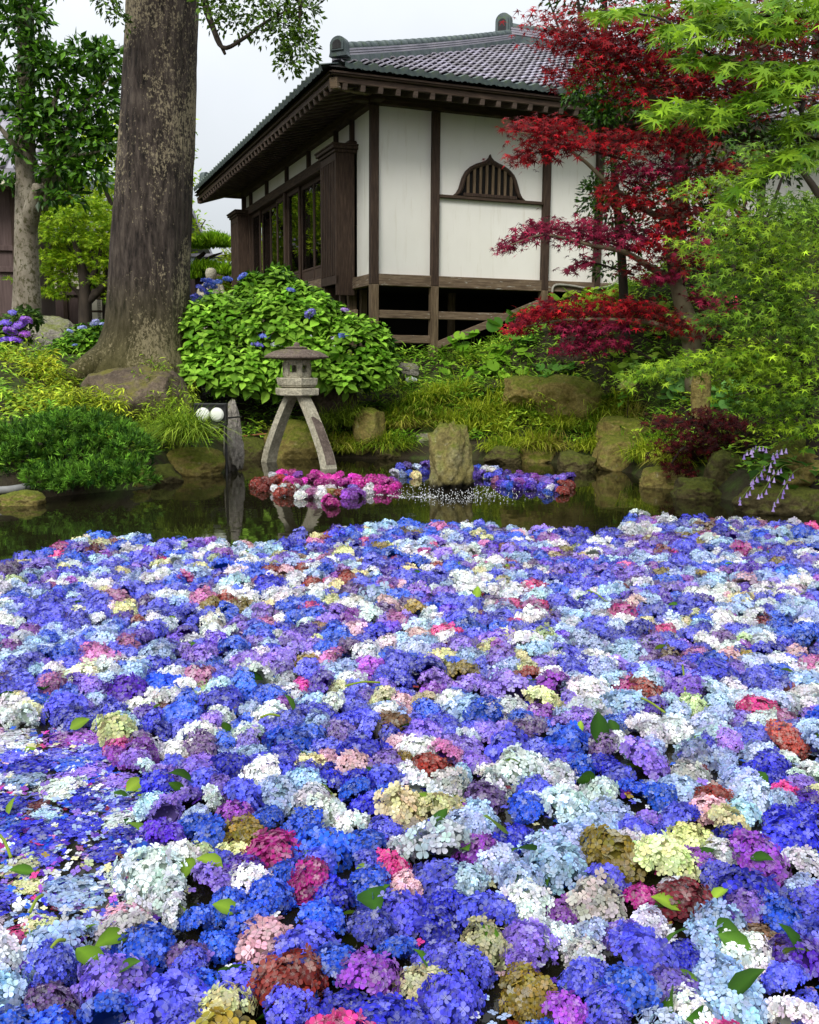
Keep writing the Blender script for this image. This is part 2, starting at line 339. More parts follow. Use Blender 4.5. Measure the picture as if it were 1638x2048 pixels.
ys = np.concatenate([-np.geomspace(60, .6, 10), np.arange(0, 24.01, .14), np.geomspace(24.3, 500, 24)])
GX, GY = np.meshgrid(xs, ys); GZ = ground(GX, GY)
nx, ny = len(xs), len(ys); i = np.arange(ny - 1)[:, None] * nx; j = np.arange(nx - 1)[None]
me = rawmesh('ground', np.stack([GX, GY, GZ], -1).reshape(-1, 3), [np.stack([i + j, i + j + 1, i + nx + j + 1, i + nx + j], -1).reshape(-1, 4)], M['soil'], smooth=True)
tag(link('ground', me), kind='structure')
pp = np.array([(x, y, 0) for x, y in POND * np.array([1.12, 1.0]) + np.array([0, 0])]); pp[:, 1] = 7.8 + (pp[:, 1] - 7.8) * 1.06
me = rawmesh('pond_water', pp, [np.arange(len(pp))[None]], M['water']); tag(link('pond_water', me), kind='structure')

# ------------------------------------------------------------------ leaf shapes and scattering
def tmpl_ovate(wd=.31):
    V = [(0, 0, 0), (0, .35, -.02), (0, .7, -.04), (0, 1, -.14)]
    for s in (-1, 1): V += [(s * wd * .85, .25, .05), (s * wd, .5, .06), (s * wd * .6, .78, .0)]
    T = [(0, 1, 4), (1, 5, 4), (1, 2, 5), (2, 6, 5), (2, 3, 6), (0, 7, 1), (1, 7, 8), (1, 8, 2), (2, 8, 9), (2, 9, 3)]
    return np.array(V, float), np.array(T)
def tmpl_small(wd=.24):
    return np.array([(0, 0, 0), (-wd, .45, .05), (wd, .45, .05), (0, 1, -.1)], float), np.array([(0, 3, 1), (0, 2, 3)])
def tmpl_lance(wd=.08):
    return np.array([(0, 0, 0), (-wd, .3, .02), (wd, .3, .02), (-wd * .8, .65, -.04), (wd * .8, .65, -.04), (0, 1, -.22)], float), \
        np.array([(0, 2, 1), (1, 2, 4), (1, 4, 3), (3, 4, 5)])
def tmpl_maple(angs, lens, notch=.3):
    A = sorted([(a, l) for a, l in zip(angs, lens)]); pts = []
    pts.append((math.radians(A[0][0] - 28), .16))
    for k, (a, l) in enumerate(A):
        pts.append((math.radians(a), l))
        if k < len(A) - 1: pts.append((math.radians((a + A[k + 1][0]) / 2), notch * (1 if abs(a + A[k + 1][0]) < 130 else .75)))
    pts.append((math.radians(A[-1][0] + 28), .16))
    V = [(0, 0, 0)] + [(r * math.sin(t), r * math.cos(t), -.16 * r * r) for t, r in pts]
    n = len(pts); T = [(0, k + 2, k + 1) for k in range(n - 1)]
    return np.array(V, float), np.array(T)
T_OV = tmpl_ovate(); T_SM = tmpl_small(); T_LA = tmpl_lance(); T_ROUNDISH = tmpl_small(.36)
T_M7 = tmpl_maple([-125, -82, -40, 0, 40, 82, 125], [.42, .75, .95, 1.02, .95, .75, .42], .27)
T_M5 = tmpl_maple([-105, -52, 0, 52, 105], [.62, .9, 1.0, .9, .62], .25)
def unit(a): return a / (np.linalg.norm(a, axis=-1, keepdims=True) + 1e-9)
def frames(D, Nn):
    Yv = unit(D); Xv = unit(np.cross(Yv, Nn)); Zv = np.cross(Xv, Yv)
    return np.stack([Xv, Yv, Zv], -1)          # columns
def scatter(mb, T, P, D, Nn, S, C):
    V, Fc = T; R = frames(D, Nn); m = len(P); n = len(V)
    W = np.einsum('mij,nj->mni', R, V) * np.asarray(S).reshape(-1, 1, 1) + P[:, None]
    G = (Fc[None] + (np.arange(m) * n)[:, None, None]).reshape(-1, Fc.shape[1])
    mb.add(W.reshape(-1, 3), [G]); mb.C[-1] = np.repeat(np.asarray(C), n, 0)
def rnd(m): return unit(rng.normal(size=(m, 3)))
def tint(base, m, amt=.25, hue=.12):
    b = np.asarray(base, float); v = np.exp(rng.normal(0, amt, (m, 1)))
    return np.clip(b * v * np.exp(rng.normal(0, hue, (m, 3))), 0, .95)
def tint2(a, b, m, amt=.2):
    t = rng.random((m, 1)) ** 1.3; return np.clip((np.asarray(a) * (1 - t) + np.asarray(b) * t) * np.exp(rng.normal(0, amt, (m, 1))), 0, .95)
def blob(mb, c, r, n, T, size, ca, cb, shell=.6, upw=.6, flat=False, amt=.2):
    d = rnd(n); rad = shell + (1 - shell) * rng.random((n, 1)) ** .6
    d[:, 2] = np.where(d[:, 2] < -.55, -d[:, 2], d[:, 2])
    P = np.asarray(c) + d * rad * np.asarray(r)
    Nn = unit(d * (1 - upw) + np.array([0, 0, 1]) * upw + .45 * rnd(n))
    D = unit(d + .7 * rnd(n) - np.array([0, 0, .35]))
    scatter(mb, T, P, D, Nn, size * rng.uniform(.65, 1.25, n), tint2(ca, cb, n, amt))
def blades(mb, base, az, length, reach, width, col, k=6):
    m = len(base); t = np.linspace(0, 1, k + 1)
    h = np.stack([np.cos(az), np.sin(az), np.zeros(m)], -1)
    zz = length[:, None] * (t[None] - (t ** 2)[None] * (np.clip(reach / length, 0, 1.4) * .85)[:, None])
    rr = reach[:, None] * (t ** 1.4)[None]
    C = base[:, None] + h[:, None] * rr[..., None]; C[..., 2] += zz
    side = np.stack([-np.sin(az), np.cos(az), np.zeros(m)], -1)
    wv = (width[:, None] * (np.sin(np.pi * np.clip(t * .85 + .15, 0, 1)) ** .7)[None])[..., None] * side[:, None]
    V = np.stack([C - wv, C + wv], 2).reshape(-1, 3)
    i = (np.arange(m) * (k + 1) * 2)[:, None] + (np.arange(k) * 2)[None]
    Q = np.stack([i, i + 1, i + 3, i + 2], -1).reshape(-1, 4)
    mb.add(V, [Q]); mb.C[-1] = np.repeat(col, (k + 1) * 2, 0)
def G_(r, g, b): return s2l(r, g, b)
_YS = np.arange(8.5, 30, .05)
def gpt(x, y, lift=0.0):
    d = _ray(x, y); t = _YS / d[1]; Q = EYE + t[:, None] * d; gz = ground(Q[:, 0], Q[:, 1]) + lift
    k = np.where((Q[:, 2] <= gz) & (gz > lift + .03))[0]
    return Q[k[0]] if len(k) else at(x, y, 15.0)

# ------------------------------------------------------------------ the temple hall
YAW = math.radians(21.5); HC = np.array([-.6554, 17.5906, 2.946]); GZ0 = 1.40; DZ = HC[2] - GZ0
hall = empty('temple_hall', (HC[0], HC[1], GZ0), YAW)
tag(hall, 'white plastered temple hall on timber stilts with a grey tiled hip roof', 'building')
HX = np.array([math.cos(YAW), math.sin(YAW), 0]); HY = np.array([-math.sin(YAW), math.cos(YAW), 0])
def hw(x, y, z): return HC + x * HX + y * HY + np.array([0, 0, z])      # hall coordinates to world
def hpart(name, shapes, material, smooth=False, parent=None, cols=None):
    mb = MB()
    for k, s in enumerate(shapes): mb.add(s[0] + np.array([0, 0, DZ]), s[1], None if cols is None else cols[k])
    return mb.build(name, M[material], parent or hall, smooth)
HL, HD, OV = 13.0, 10.5, 1.15
# posts of the front: below the floor the timber is weathered
PX = [0, 1.14, 3.37, 4.5, 6.4, 8.3, 10.2]
for k, xx in enumerate(PX):
    gz = float(ground(*hw(xx, 0, 0)[:2])) - HC[2] - .12
    hpart('post', [box(xx, 0, (2.8 - .18) / 2 - .0, .14, .14, 2.8 + .18)], 'wood')
    hpart('post_foot', [box(xx, 0, (gz - .18) / 2 - .002, .142, .142, -.18 - gz)], 'wornv')
for a, b in zip(PX[:-1], PX[1:]):
    hpart('wall_panel', [box((a + b) / 2, .055, 1.4, b - a - .13, .06, 2.82, .002)], 'plaster')
    hpart('floor_beam', [box((a + b) / 2, -.005, -.1, b - a - .145, .13, .2)], 'worn')
hpart('wall_panel', [box((PX[-1] + HL) / 2, .055, 1.4, HL - PX[-1] - .13, .06, 2.82, .002)], 'plaster')
hpart('rail', [box(.57, -.01, -.69, .99, .07, .14)], 'worn'); hpart('rail', [box(2.0, -.01, -.69, 1.58, .07, .14)], 'worn')
hpart('rail', [box(-.3, .35, -.69, .07, .56, .14)], 'worn'); hpart('rail', [box(.63, .01, -1.12, .88, .07, .14)], 'worn')
hpart('brace', [beam((1.2, -.045, -1.22), (3.25, -.045, -.42), .05, .13)], 'worn')
# floor, inner walls, underfloor
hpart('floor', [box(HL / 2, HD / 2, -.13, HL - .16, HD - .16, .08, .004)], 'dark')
hpart('back_wall', [box((HL + 6.1) / 2, HD, 1.2, HL - 6.1, .1, 4.0, .01)], 'wood'); hpart('back_lintel', [box(3.1, HD, 2.72, 5.95, .12, .96)], 'wood')
for xx in (1.6, 3.1, 4.6, 6.05): hpart('back_post', [box(xx, HD, 1.06, .12, .12, 2.34)], 'wood')
for xx in (.85, 2.35, 3.85, 5.32):
    gp = hpart('back_window', [box(xx - .66, HD - .01, 1.07, .05, .05, 2.3), box(xx + .66, HD - .01, 1.07, .05, .05, 2.3), box(xx, HD - .01, .02, 1.27, .05, .12), box(xx, HD - .01, 2.2, 1.27, .05, .06)], 'wood')
    hpart('pane', [box(xx, HD - .01, 1.12, 1.28, .006, 2.08, 0)], 'glass', parent=gp)
hpart('inner_wall', [box(6.05, HD / 2, 1.35, .08, HD - .3, 2.85, .01)], 'wood')
hpart('end_wall', [box(HL, HD / 2, 1.2, .1, HD - .12, 4.0, .01)], 'wood')
hpart('underfloor_backing', [box(HL / 2, 2.6, -.9, HL - .4, .1, 1.45, .01)], 'dark')  # near-black walls added as a backing to keep the underfloor dark
hpart('underfloor_backing', [box(2.6, HD / 2 + 1.3, -.9, .1, HD - 2.8, 1.45, .01)], 'dark')
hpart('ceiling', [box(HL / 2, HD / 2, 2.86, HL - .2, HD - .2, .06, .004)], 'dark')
for yy in (1.3, 3.0, 4.6, 6.2, 7.8, 9.4): hpart('stilt', [box(.02, yy, -.9, .15, .15, 1.56)], 'wornv')
for xx in (.35, 2.2): hpart('stilt', [box(xx, 1.6, -.9, .12, .12, 1.56)], 'wornv')
# bell shaped window
sill = hpart('sill_beam', [box(2.255, -.01, 1.385, 2.08, .1, .055)], 'woodh')
prof = [(.73, 0), (.66, .05), (.61, .13), (.575, .24), (.54, .34), (.48, .44), (.39, .52), (.28, .58), (.16, .62), (.07, .66), (.02, .71), (0, .76)]
inn = [(.645, 0), (.575, .05), (.53, .13), (.50, .24), (.465, .33), (.41, .41), (.33, .47), (.24, .51), (.14, .54), (.06, .565), (.02, .575), (0, .58)]
o1 = [(x, z) for x, z in prof] + [(-x, z) for x, z in prof[::-1][1:]]; i1 = [(x, z) for x, z in inn] + [(-x, z) for x, z in inn[::-1][1:]]
nn = len(o1); V = []
for (ox, oz), (ix, iz) in zip(o1, i1):
    mx_, mz_ = (ox + ix) / 2, (oz + iz) / 2
    V += [(ox, .03, oz), (ox, -.03, oz), (mx_, -.06, mz_), (ix, -.035, iz), (ix, .03, iz)]
V = np.array(V) + np.array([2.21, 0, 1.412]); Q = []
for k in range(nn - 1):
    for e in range(4): Q.append((k * 5 + e, k * 5 + e + 1, k * 5 + 5 + e + 1, k * 5 + 5 + e))
bell = hpart('bell_window', [(V, [np.array(Q)])], 'wood')
tag(bell, 'dark bell-shaped window frame with vertical slats')
bk = np.array([(x * 1.02, z * 1.0) for x, z in i1]); Vb = np.column_stack([bk[:, 0] + 2.21, np.full(nn, .018), bk[:, 1] + 1.412])
hpart('backing', [(Vb, [np.arange(nn)[None]])], 'dark', parent=bell).parent = bell
for k in range(8):
    xx = -.43 + k * .123; zt = np.interp(abs(xx), [p_[0] for p_ in inn[::-1]], [p_[1] for p_ in inn[::-1]])
    Vp = box(2.21 + xx, -.012, 1.412 + (zt + .02) / 2, .05, .04, zt + .02, .008); hpart('slat', [Vp], 'wornv', parent=bell)
hpart('sill', [box(2.21, -.045, 1.44, 1.06, .05, .06)], 'wood', parent=bell)
# left face: plaster bay, transom, shutter boxes, glass doors
hpart('wall_panel', [box(.055, .535, 1.4, .06, .93, 2.82, .002)], 'plaster')
hpart('floor_beam', [box(-.005, .53, -.1, .13, .92, .2)], 'worn')
TS = [1.0, 1.18, 2.16, 4.09, 5.92, 7.87, 9.67, 10.49]
for t in TS[1:-1]: hpart('transom_strut', [box(-.01, t, 2.61, .09, .075, .38, .004)], 'wood')
for a, b in zip(TS[:-1], TS[1:]): hpart('transom_panel', [box(.055, (a + b) / 2, 2.61, .05, b - a - .04, .40, .002)], 'plaster')
hpart('post', [box(0, HD, 1.3, .14, .14, 3.0)], 'wood')
hpart('lintel', [box(-.03, 5.5, 2.33, .17, 8.9, .2)], 'woodh')
hpart('threshold', [box(-.06, 5.72, .01, .2, 7.45, .2)], 'worn'); hpart('joist', [box(-.02, 5.72, -.17, .12, 7.4, .14)], 'woodh')
for yy in (5.92, 9.62): hpart('post', [box(-.02, yy, 1.17, .14, .14, 2.12)], 'wood')
def door(y0, y1, xo):
    z0, z1 = .11, 2.23; s_ = .065
    d = hpart('glass_door', [box(xo, y0 + s_ / 2, (z0 + z1) / 2, .045, s_, z1 - z0), box(xo, y1 - s_ / 2, (z0 + z1) / 2, .045, s_, z1 - z0),
                             box(xo, (y0 + y1) / 2, z1 - .05, .04, y1 - y0 - 2 * s_, .1), box(xo, (y0 + y1) / 2, z0 + .05, .04, y1 - y0 - 2 * s_, .1)], 'wood')
    hpart('lower_panel', [box(xo, (y0 + y1) / 2, z0 + .19, .018, y1 - y0 - 2 * s_, .2)], 'wood', parent=d)
    hpart('cross_bar', [box(xo, (y0 + y1) / 2, z0 + .31, .04, y1 - y0 - 2 * s_, .05)], 'wood', parent=d)
    hpart('pane', [box(xo, (y0 + y1) / 2, (z0 + .33 + z1 - .1) / 2, .006, y1 - y0 - 2 * s_ + .01, z1 - z0 - .42, 0)], 'glass', parent=d)
for bay in ((2.0, 5.85), (5.99, 9.55)):
    wd = (bay[1] - bay[0]) / 4
    for k in range(4): door(bay[0] + k * wd - .02 * (k > 0), bay[0] + (k + 1) * wd + .02 * (k < 3), .0 if k in (0, 3) else .06)
def shutter_box(y0, y1, zb, slats=True):
    d = hpart('shutter_box', [box(-.2, y0 + .02, 1.0 + zb / 2 + .1, .36, .04, 2.2 - zb), box(-.2, y1 - .02, 1.0 + zb / 2 + .1, .36, .04, 2.2 - zb), box(-.335, (y0 + y1) / 2, 1.03, .03, y1 - y0 - .1, 2.3),
                              box(-.352, (y0 + y1) / 2, 2.13, .05, y1 - y0, .14), box(-.352, (y0 + y1) / 2, -.04, .05, y1 - y0, .16)], 'wood')
    hpart('cap', [box(-.2, (y0 + y1) / 2, 2.225, .42, y1 - y0 + .08, .05), box(-.2, (y0 + y1) / 2, 2.285, .5, y1 - y0 + .16, .06), box(-.2, (y0 + y1) / 2, 2.33, .54, y1 - y0 + .2, .03)], 'wood', parent=d)
    n_ = 9
    for k in range(n_):
        yy = y0 + .06 + (y1 - y0 - .12) * k / (n_ - 1); hpart('slat', [box(-.366, yy, 1.05, .034, .045, 2.02)], 'wood', parent=d)
    return d
shutter_box(1.0, 1.98, -.32); shutter_box(9.62, 10.55, -.2)
hpart('bracket', [box(-.2, 1.9, -.26, .3, .12, .28)], 'wood')
hpart('bracket', [box(-.2, 1.2, -.3, .1, .1, .5)], 'wood')
# plate beams and crossing beam ends
hpart('plate_beam', [box(HL / 2 - .05, -.01, 2.94, HL - .1, .2, .26)], 'woodh'); hpart('plate_beam', [box(-.01, HD / 2, 2.93, .2, HD - .1, .26)], 'woodh')
hpart('beam_end', [box(-.02, -.24, 2.93, .19, .26, .22)], 'woodh'); hpart('beam_end', [box(-.24, -.02, 2.94, .26, .19, .22)], 'woodh')
# roof shape
def rz(d): return 3.06 + .415 * d + .004 * d * d
def rslope(d): return .415 + .008 * d
RY, RX = HD / 2, HD / 2                       # ridge line and hip apex
RTOP = rz(RY + OV)
dd = np.linspace(0, RY + OV, 9)
def slope_sheet(drop):
    mb = MB()
    E = OV
    fl = np.array([(-E + d, -E + d, rz(d) - drop) for d in dd]); fr_ = np.array([(HL + E, -E + d, rz(d) - drop) for d in dd])
    V = np.concatenate([fl, fr_]); k = len(dd); i = np.arange(k - 1); mb.add(V, [np.stack([i, k + i, k + i + 1, i + 1], -1)])
    bl = fl * np.array([1, -1, 1]) + np.array([0, HD, 0]); br = fr_ * np.array([1, -1, 1]) + np.array([0, HD, 0])
    mb.add(np.concatenate([bl, br]), [np.stack([i, i + 1, k + i + 1, k + i], -1)])
    mb.add(np.concatenate([fl, bl]), [np.stack([i, i + 1, k + i + 1, k + i], -1)])
    mb.V = [v + np.array([0, 0, DZ]) for v in mb.V]
    return mb
roof = slope_sheet(.045).build('roof', M['dark'], hall)  # near-black sheet paints the shade in the gaps under the tiles
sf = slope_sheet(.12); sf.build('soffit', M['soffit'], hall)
# tiles
def tile_mesh(eave):
    wdt, ln = .262, .30; u = np.linspace(0, 1, 9); xx = (u - .5) * (wdt + .02)
    pz = np.where(u < .62, -.028 * np.sin(np.pi * u / .62), .026 * np.sin(np.pi * (u - .62) / .38))
    rows = []
    for y_, dz in ((-.5 * ln, .056), (.5 * ln, .002)): rows.append(np.column_stack([xx, np.full(9, y_), pz + dz]))
    th = .05 if not eave else .10
    rows.insert(0, np.column_stack([xx, np.full(9, -.5 * ln), pz + .056 - (.02 if not eave else 0) - (0 if not eave else np.where(u < .62, .075, .105))]))
    if eave: rows[0][:, 1] += .0
    V = np.concatenate(rows); i = np.arange(8)
    Q = np.concatenate([np.stack([i, i + 1, 9 + i + 1, 9 + i], -1), np.stack([9 + i, 9 + i + 1, 18 + i + 1, 18 + i], -1)])
    return V, [Q]
TV, TG = tile_mesh(False); EV, EG = tile_mesh(True)
tme = rawmesh('roof_tile', TV, TG, M['tile'], np.ones((len(TV), 3)), smooth=False)
eme = rawmesh('eave_tile', EV, EG, M['ridge'], np.ones((len(EV), 3)))
tile_var = []
for k in range(6):
    mt = rawmesh('roof_tile', TV, TG, M['tile'], np.ones((len(TV), 3)) * (.72 + .12 * k) * np.array([1, 1, .98 + .02 * k])); tile_var.append(mt)
EXP_, TW = .235, .262
arc = np.concatenate([[0], np.cumsum(np.hypot(np.diff(np.linspace(0, RY + OV, 400)), np.diff(rz(np.linspace(0, RY + OV, 400)))))])
dgrid = np.linspace(0, RY + OV, 400)
spots = []
nrow = int(arc[-1] / EXP_)
for r in range(nrow):
    d = float(np.interp(.11 + r * EXP_, arc, dgrid)); pit = math.atan(rslope(d))
    for side in (0, 1):
        lo = -OV + d - .1; hi = (HL + OV) if side == 0 else HD + OV - d + .1
        n_ = int((hi - lo) / TW) + 1
        for c in range(int(math.ceil((lo + OV) / TW)), int((hi + OV) / TW)):
            s_ = -OV + (c + .5) * TW + (0 if True else .5 * TW * (r % 2))
            if s_ < lo or s_ > hi: continue
            spots.append((side, r, s_, d, pit))
def tile_matrix(side, s_, d, pit):
    ln = np.array([0, math.cos(pit - .05), math.sin(pit - .05)]); xd = np.array([1., 0, 0]); p_ = np.array([s_, -OV + d, rz(d) - .005])
    if side == 1: ln = np.array([ln[1], 0, ln[2]]); xd = np.array([0, -1., 0]); p_ = np.array([-OV + d, s_, rz(d) - .005])
    zz = np.cross(xd, ln); return np.array([xd, ln, zz]).T, p_ + np.array([0, 0, DZ])
front = [s for s in spots if s[0] == 0 and s[1] > 0]
def tkey(s): X, Y, D = px(hw(s[2], -OV + s[3], rz(s[3]))); return (0 if (X < 1190 and Y > 0) else 5) + D * .01
front.sort(key=tkey); single = set((s[0], s[1], round(s[2], 3)) for s in front[:290])
rest = MB()
for s in spots:
    R, p_ = tile_matrix(s[0], s[2], s[3], s[4])
    if s[1] == 0:
        if s[0] == 0 and s[2] > 5.2: rest.add(EV @ R.T + p_, EG); continue
        o = link('eave_tile', eme, roof)
    elif (s[0], s[1], round(s[2], 3)) in single: o = link('roof_tile', random.choice(tile_var), roof)
    else:
        rest.add(TV @ R.T + p_, TG, np.ones(3) * random.choice([.72, .84, .96, 1.08, 1.2, 1.32])); continue
    jz = random.uniform(-.004, .004)
    mw = Matrix.Identity(4)
    for a in range(3):
        for b in range(3): mw[a][b] = R[a, b]
        mw[a][3] = p_[a] + (jz if a == 2 else 0)
    o.matrix_local = mw
tag(rest.build('tile_field', M['tile'], roof), kind='stuff')
# ridges: stacked flat courses with a round cap, ogre tiles at the ends
def sweep(pts, wd, z0, z1):
    P_ = np.asarray(pts, float); T_ = np.gradient(P_, axis=0); T_[:, 2] = 0; T_ = unit(T_); sd_ = np.column_stack([T_[:, 1], -T_[:, 0], np.zeros(len(P_))])
    V = np.stack([P_ + sd_ * wd / 2 + [0, 0, z0], P_ - sd_ * wd / 2 + [0, 0, z0], P_ - sd_ * wd / 2 + [0, 0, z1], P_ + sd_ * wd / 2 + [0, 0, z1]], 1).reshape(-1, 3)
    n_ = len(P_); i_ = np.arange(n_ - 1)[:, None] * 4; j_ = np.arange(4)[None]; j2_ = (j_ + 1) % 4
    return V, [np.stack([i_ + j_, i_ + j2_, i_ + 4 + j2_, i_ + 4 + j_], -1).reshape(-1, 4), np.array([[3, 2, 1, 0], [4 * n_ - 4, 4 * n_ - 3, 4 * n_ - 2, 4 * n_ - 1]])]
def ridge(name, pts, sc=1.0):
    P_ = np.asarray(pts, float)
    rg = hpart(name, [sweep(P_, .38 * sc, -.12, .065)], 'ridge')
    for k, wv in enumerate((.34, .31, .28)):
        hpart('ridge_course', [sweep(P_, wv * sc, (.075 + .048 * k) * sc, (.108 + .048 * k) * sc)], 'tile', parent=rg)
    hpart('ridge_core', [sweep(P_, .22 * sc, .02, .21 * sc)], 'ridge', parent=rg)
    ar = np.concatenate([[0], np.cumsum(np.linalg.norm(np.diff(P_, axis=0), axis=1))]); n_ = int(ar[-1] / .32)
    ev_ = lambda t: np.array([np.interp(t, ar, P_[:, q]) for q in range(3)])
    for k in range(n_):
        a = ev_(ar[-1] * k / n_) + [0, 0, .235 * sc]; b = ev_(ar[-1] * (k + 1.04) / n_) + [0, 0, .228 * sc]
        hpart('cap_tile', [tube([a, b], [.094 * sc, .086 * sc], 10, 1)], 'ridge', True, parent=rg)
    return rg
def ogre(name, p, face, h, wd, par=None):
    f = unit(np.array([face[0], face[1], 0.])); sx = np.array([-f[1], f[0], 0])
    th = np.linspace(0, math.pi, 11); out_ = [(wd / 2 * 1.12, 0), (wd / 2, h * .2)] + [(wd / 2 * math.cos(t), h - wd / 2 * .9 + wd / 2 * .9 * math.sin(t)) for t in th] + [(-wd / 2, h * .2), (-wd / 2 * 1.12, 0)]
    inn_ = [(x * .55, .22 * h + z * .56) for x, z in out_[1:-1]]
    Rm = np.array([sx, -f, [0, 0, 1]]).T
    V, g = extrude(out_, -.07, .07); V2, g2 = extrude([(x * .8, .1 * h + z * .82) for x, z in out_[1:-1]], -.10, -.06)
    o = hpart(name, [(V @ Rm.T + p, g), (V2 @ Rm.T + p, g2)], 'ridge')
    V3, g3 = extrude(inn_, -.106, -.09); hpart('face_panel', [(V3 @ Rm.T + p, g3)], 'metal', parent=o)
    return o
apex = np.array([RX, RY, RTOP])
c0 = np.array([-OV + .32, -OV + .32, rz(.32) + .05])
hd = np.linspace(.32, RY + OV, 14)
ridge('hip_ridge', [(-OV + d, -OV + d, rz(d) + .02) for d in hd], .85); ridge('hip_ridge', [(-OV + d, HD + OV - d, rz(d) + .02) for d in hd], .85)
ridge('main_ridge', [(RX - .1, RY, RTOP + .03), (9, RY, RTOP + .03), (HL + OV, RY, RTOP + .03)], 1.25)
ogre('ogre_tile', c0 + np.array([-.06, -.06, -.0]), (-1, -1), .30, .28); ogre('ogre_tile', np.array([c0[0] - .06, HD - c0[1] + .06, c0[2]]), (-1, 1), .30, .28)
ogre('ogre_tile', apex + np.array([-.2, 0, .0]), (-.8, -.6), .62, .38)
# eave boards, rafters
E1 = OV - .06
for z0, hgt, inset in ((2.945, .07, 0.0), (2.86, .10, .05)):
    e = E1 - inset
    hpart('fascia', [box((HL + OV - e) / 2, -e, z0, HL + OV + e, .05, hgt)], 'woodh'); hpart('fascia', [box(-e, HD / 2, z0 - .003, .05, HD + 2 * e - .06, hgt)], 'woodh')
for k in range(32):
    xx = -.85 + k * .30
    if xx > 7: break
    hpart('rafter', [beam((xx, -OV + .10, 2.77), (xx, .1, 3.06), .08, .11)], 'soffit')
for k in range(40):
    yy = -.85 + k * .30
    if yy > HD + .9: break
    hpart('rafter', [beam((-OV + .10, yy, 2.765), (.1, yy, 3.055), .08, .11)], 'soffit')
hpart('hip_rafter', [beam((-OV + .10, -OV + .10, 2.80), (.15, .15, 3.06), .13, .16)], 'worn'); hpart('hip_rafter', [beam((-OV + .10, HD + OV - .10, 2.80), (.15, HD - .15, 3.06), .13, .16)], 'wood')
# conduit along the floor beam
cb = hpart('conduit', [tube([(3.5, -.1, -.3), (3.55, -.1, -.09), (3.9, -.1, -.08), (4.3, -.1, -.12), (4.75, -.1, -.06), (4.95, -.1, .12), (5.0, -.08, .5)], .022, 8)], 'cable', True)
# covered veranda with railing towards the right
for xx in (5.4, 6.9, 8.4, 9.9, 11.4): hpart('veranda_post', [box(xx, -1.0, .35, .11, .11, 1.5)], 'worn')
for z0 in (.85, .45, .1): hpart('veranda_rail', [box(8.4, -1.0, z0, 6.2, .06, .09)], 'worn')
hpart('veranda_deck', [box(8.6, -.55, -.2, 6.6, .95, .1)], 'worn')

# ------------------------------------------------------------------ buildings behind on the left
def local_box_part(root, name, c, s, material, bev=.01, parent=None):
    mb = MB(); mb.add(*box(*c, *s, bev)); return mb.build(name, M[material], parent or root)
def temple(loc, rzv, label, W_, D_, Hh, doors, bands, whites):
    r = empty('temple_building', loc, rzv); tag(r, label, 'building')
    local_box_part(r, 'wall', (0, D_ / 2, Hh / 2), (W_, D_, Hh), 'brownwall')
    n_ = int(W_ / 1.1)
    for k in range(n_ + 1): local_box_part(r, 'post', (-W_ / 2 + W_ * k / n_, -.03, Hh / 2), (.16, .12, Hh), 'wood')
    for z0 in bands: local_box_part(r, 'beam', (0, -.05, z0), (W_ - .02, .08, .14), 'brownwall')
    for (x0, z0, w0, h0) in whites: local_box_part(r, 'plaster_panel', (x0, -.01, z0), (w0, .06, h0), 'cream')
    for (x0, w0) in doors:
        d = local_box_part(r, 'door', (x0, -.03, 1.05), (w0, .08, 2.1), 'wood')
        for i_ in range(2):
            for j_ in range(4): local_box_part(r, 'pane', (x0 - w0 / 4 + i_ * w0 / 2, -.08, .4 + j_ * .46), (w0 * .4, .02, .38), 'cream', parent=d)
    # roof: eave, rafter ends, slope with rolls, ridge
    sl_ = math.radians(27); ov = 1.1; run = D_ / 2 + ov; hgt = run * math.tan(sl_)
    mb = MB()
    V = np.array([(-W_ / 2 - ov, -ov, Hh), (W_ / 2 + ov, -ov, Hh), (W_ / 2 + ov, D_ / 2, Hh + hgt), (-W_ / 2 - ov, D_ / 2, Hh + hgt), (W_ / 2 + ov, D_ + ov, Hh), (-W_ / 2 - ov, D_ + ov, Hh)])
    mb.add(np.concatenate([V, V - [0, 0, .22]]), [np.array([(0, 1, 2, 3), (3, 2, 4, 5), (6, 9, 8, 7), (9, 11, 10, 8), (0, 6, 7, 1), (4, 10, 11, 5), (1, 7, 8, 2), (2, 8, 10, 4), (0, 3, 9, 6), (3, 5, 11, 9)])])
    rf = mb.build('roof', M['tile'], r)
    n_ = int((W_ + 2 * ov) / .34)
    for k in range(n_):
        x0 = -W_ / 2 - ov + .17 + k * .34
        mb = MB(); mb.add(*tube([(x0, -ov - .04, Hh + .03), (x0, D_ / 2, Hh + hgt + .03)], .075, 6, 1)); mb.build('tile_roll', M['tile'], rf, True)
        local_box_part(r, 'rafter_end', (x0, -ov + .18, Hh - .33), (.12, .3, .14), 'cream')
    mb = MB(); mb.add(*tube([(-W_ / 2 - ov, D_ / 2, Hh + hgt + .12), (W_ / 2 + ov, D_ / 2, Hh + hgt + .12)], .2, 10, 1)); mb.build('roof_ridge', M['ridge'], rf, True)
    return r
pA = at(-60, 640, 26); temple((pA[0] - 2.2, 26, 1.55), math.radians(12), 'brown boarded temple building beside the pale mottled trunk', 6.6, 7, 4.6, [(-1, 1.0)], [1.0, 2.2, 2.75, 4.3],
                              [(x_, z_, .62, h_) for x_ in (-2.75, -1.65, -.55, .55, 1.65) for z_, h_ in ((1.62, .7), (2.5, .3), (3.4, .8))])
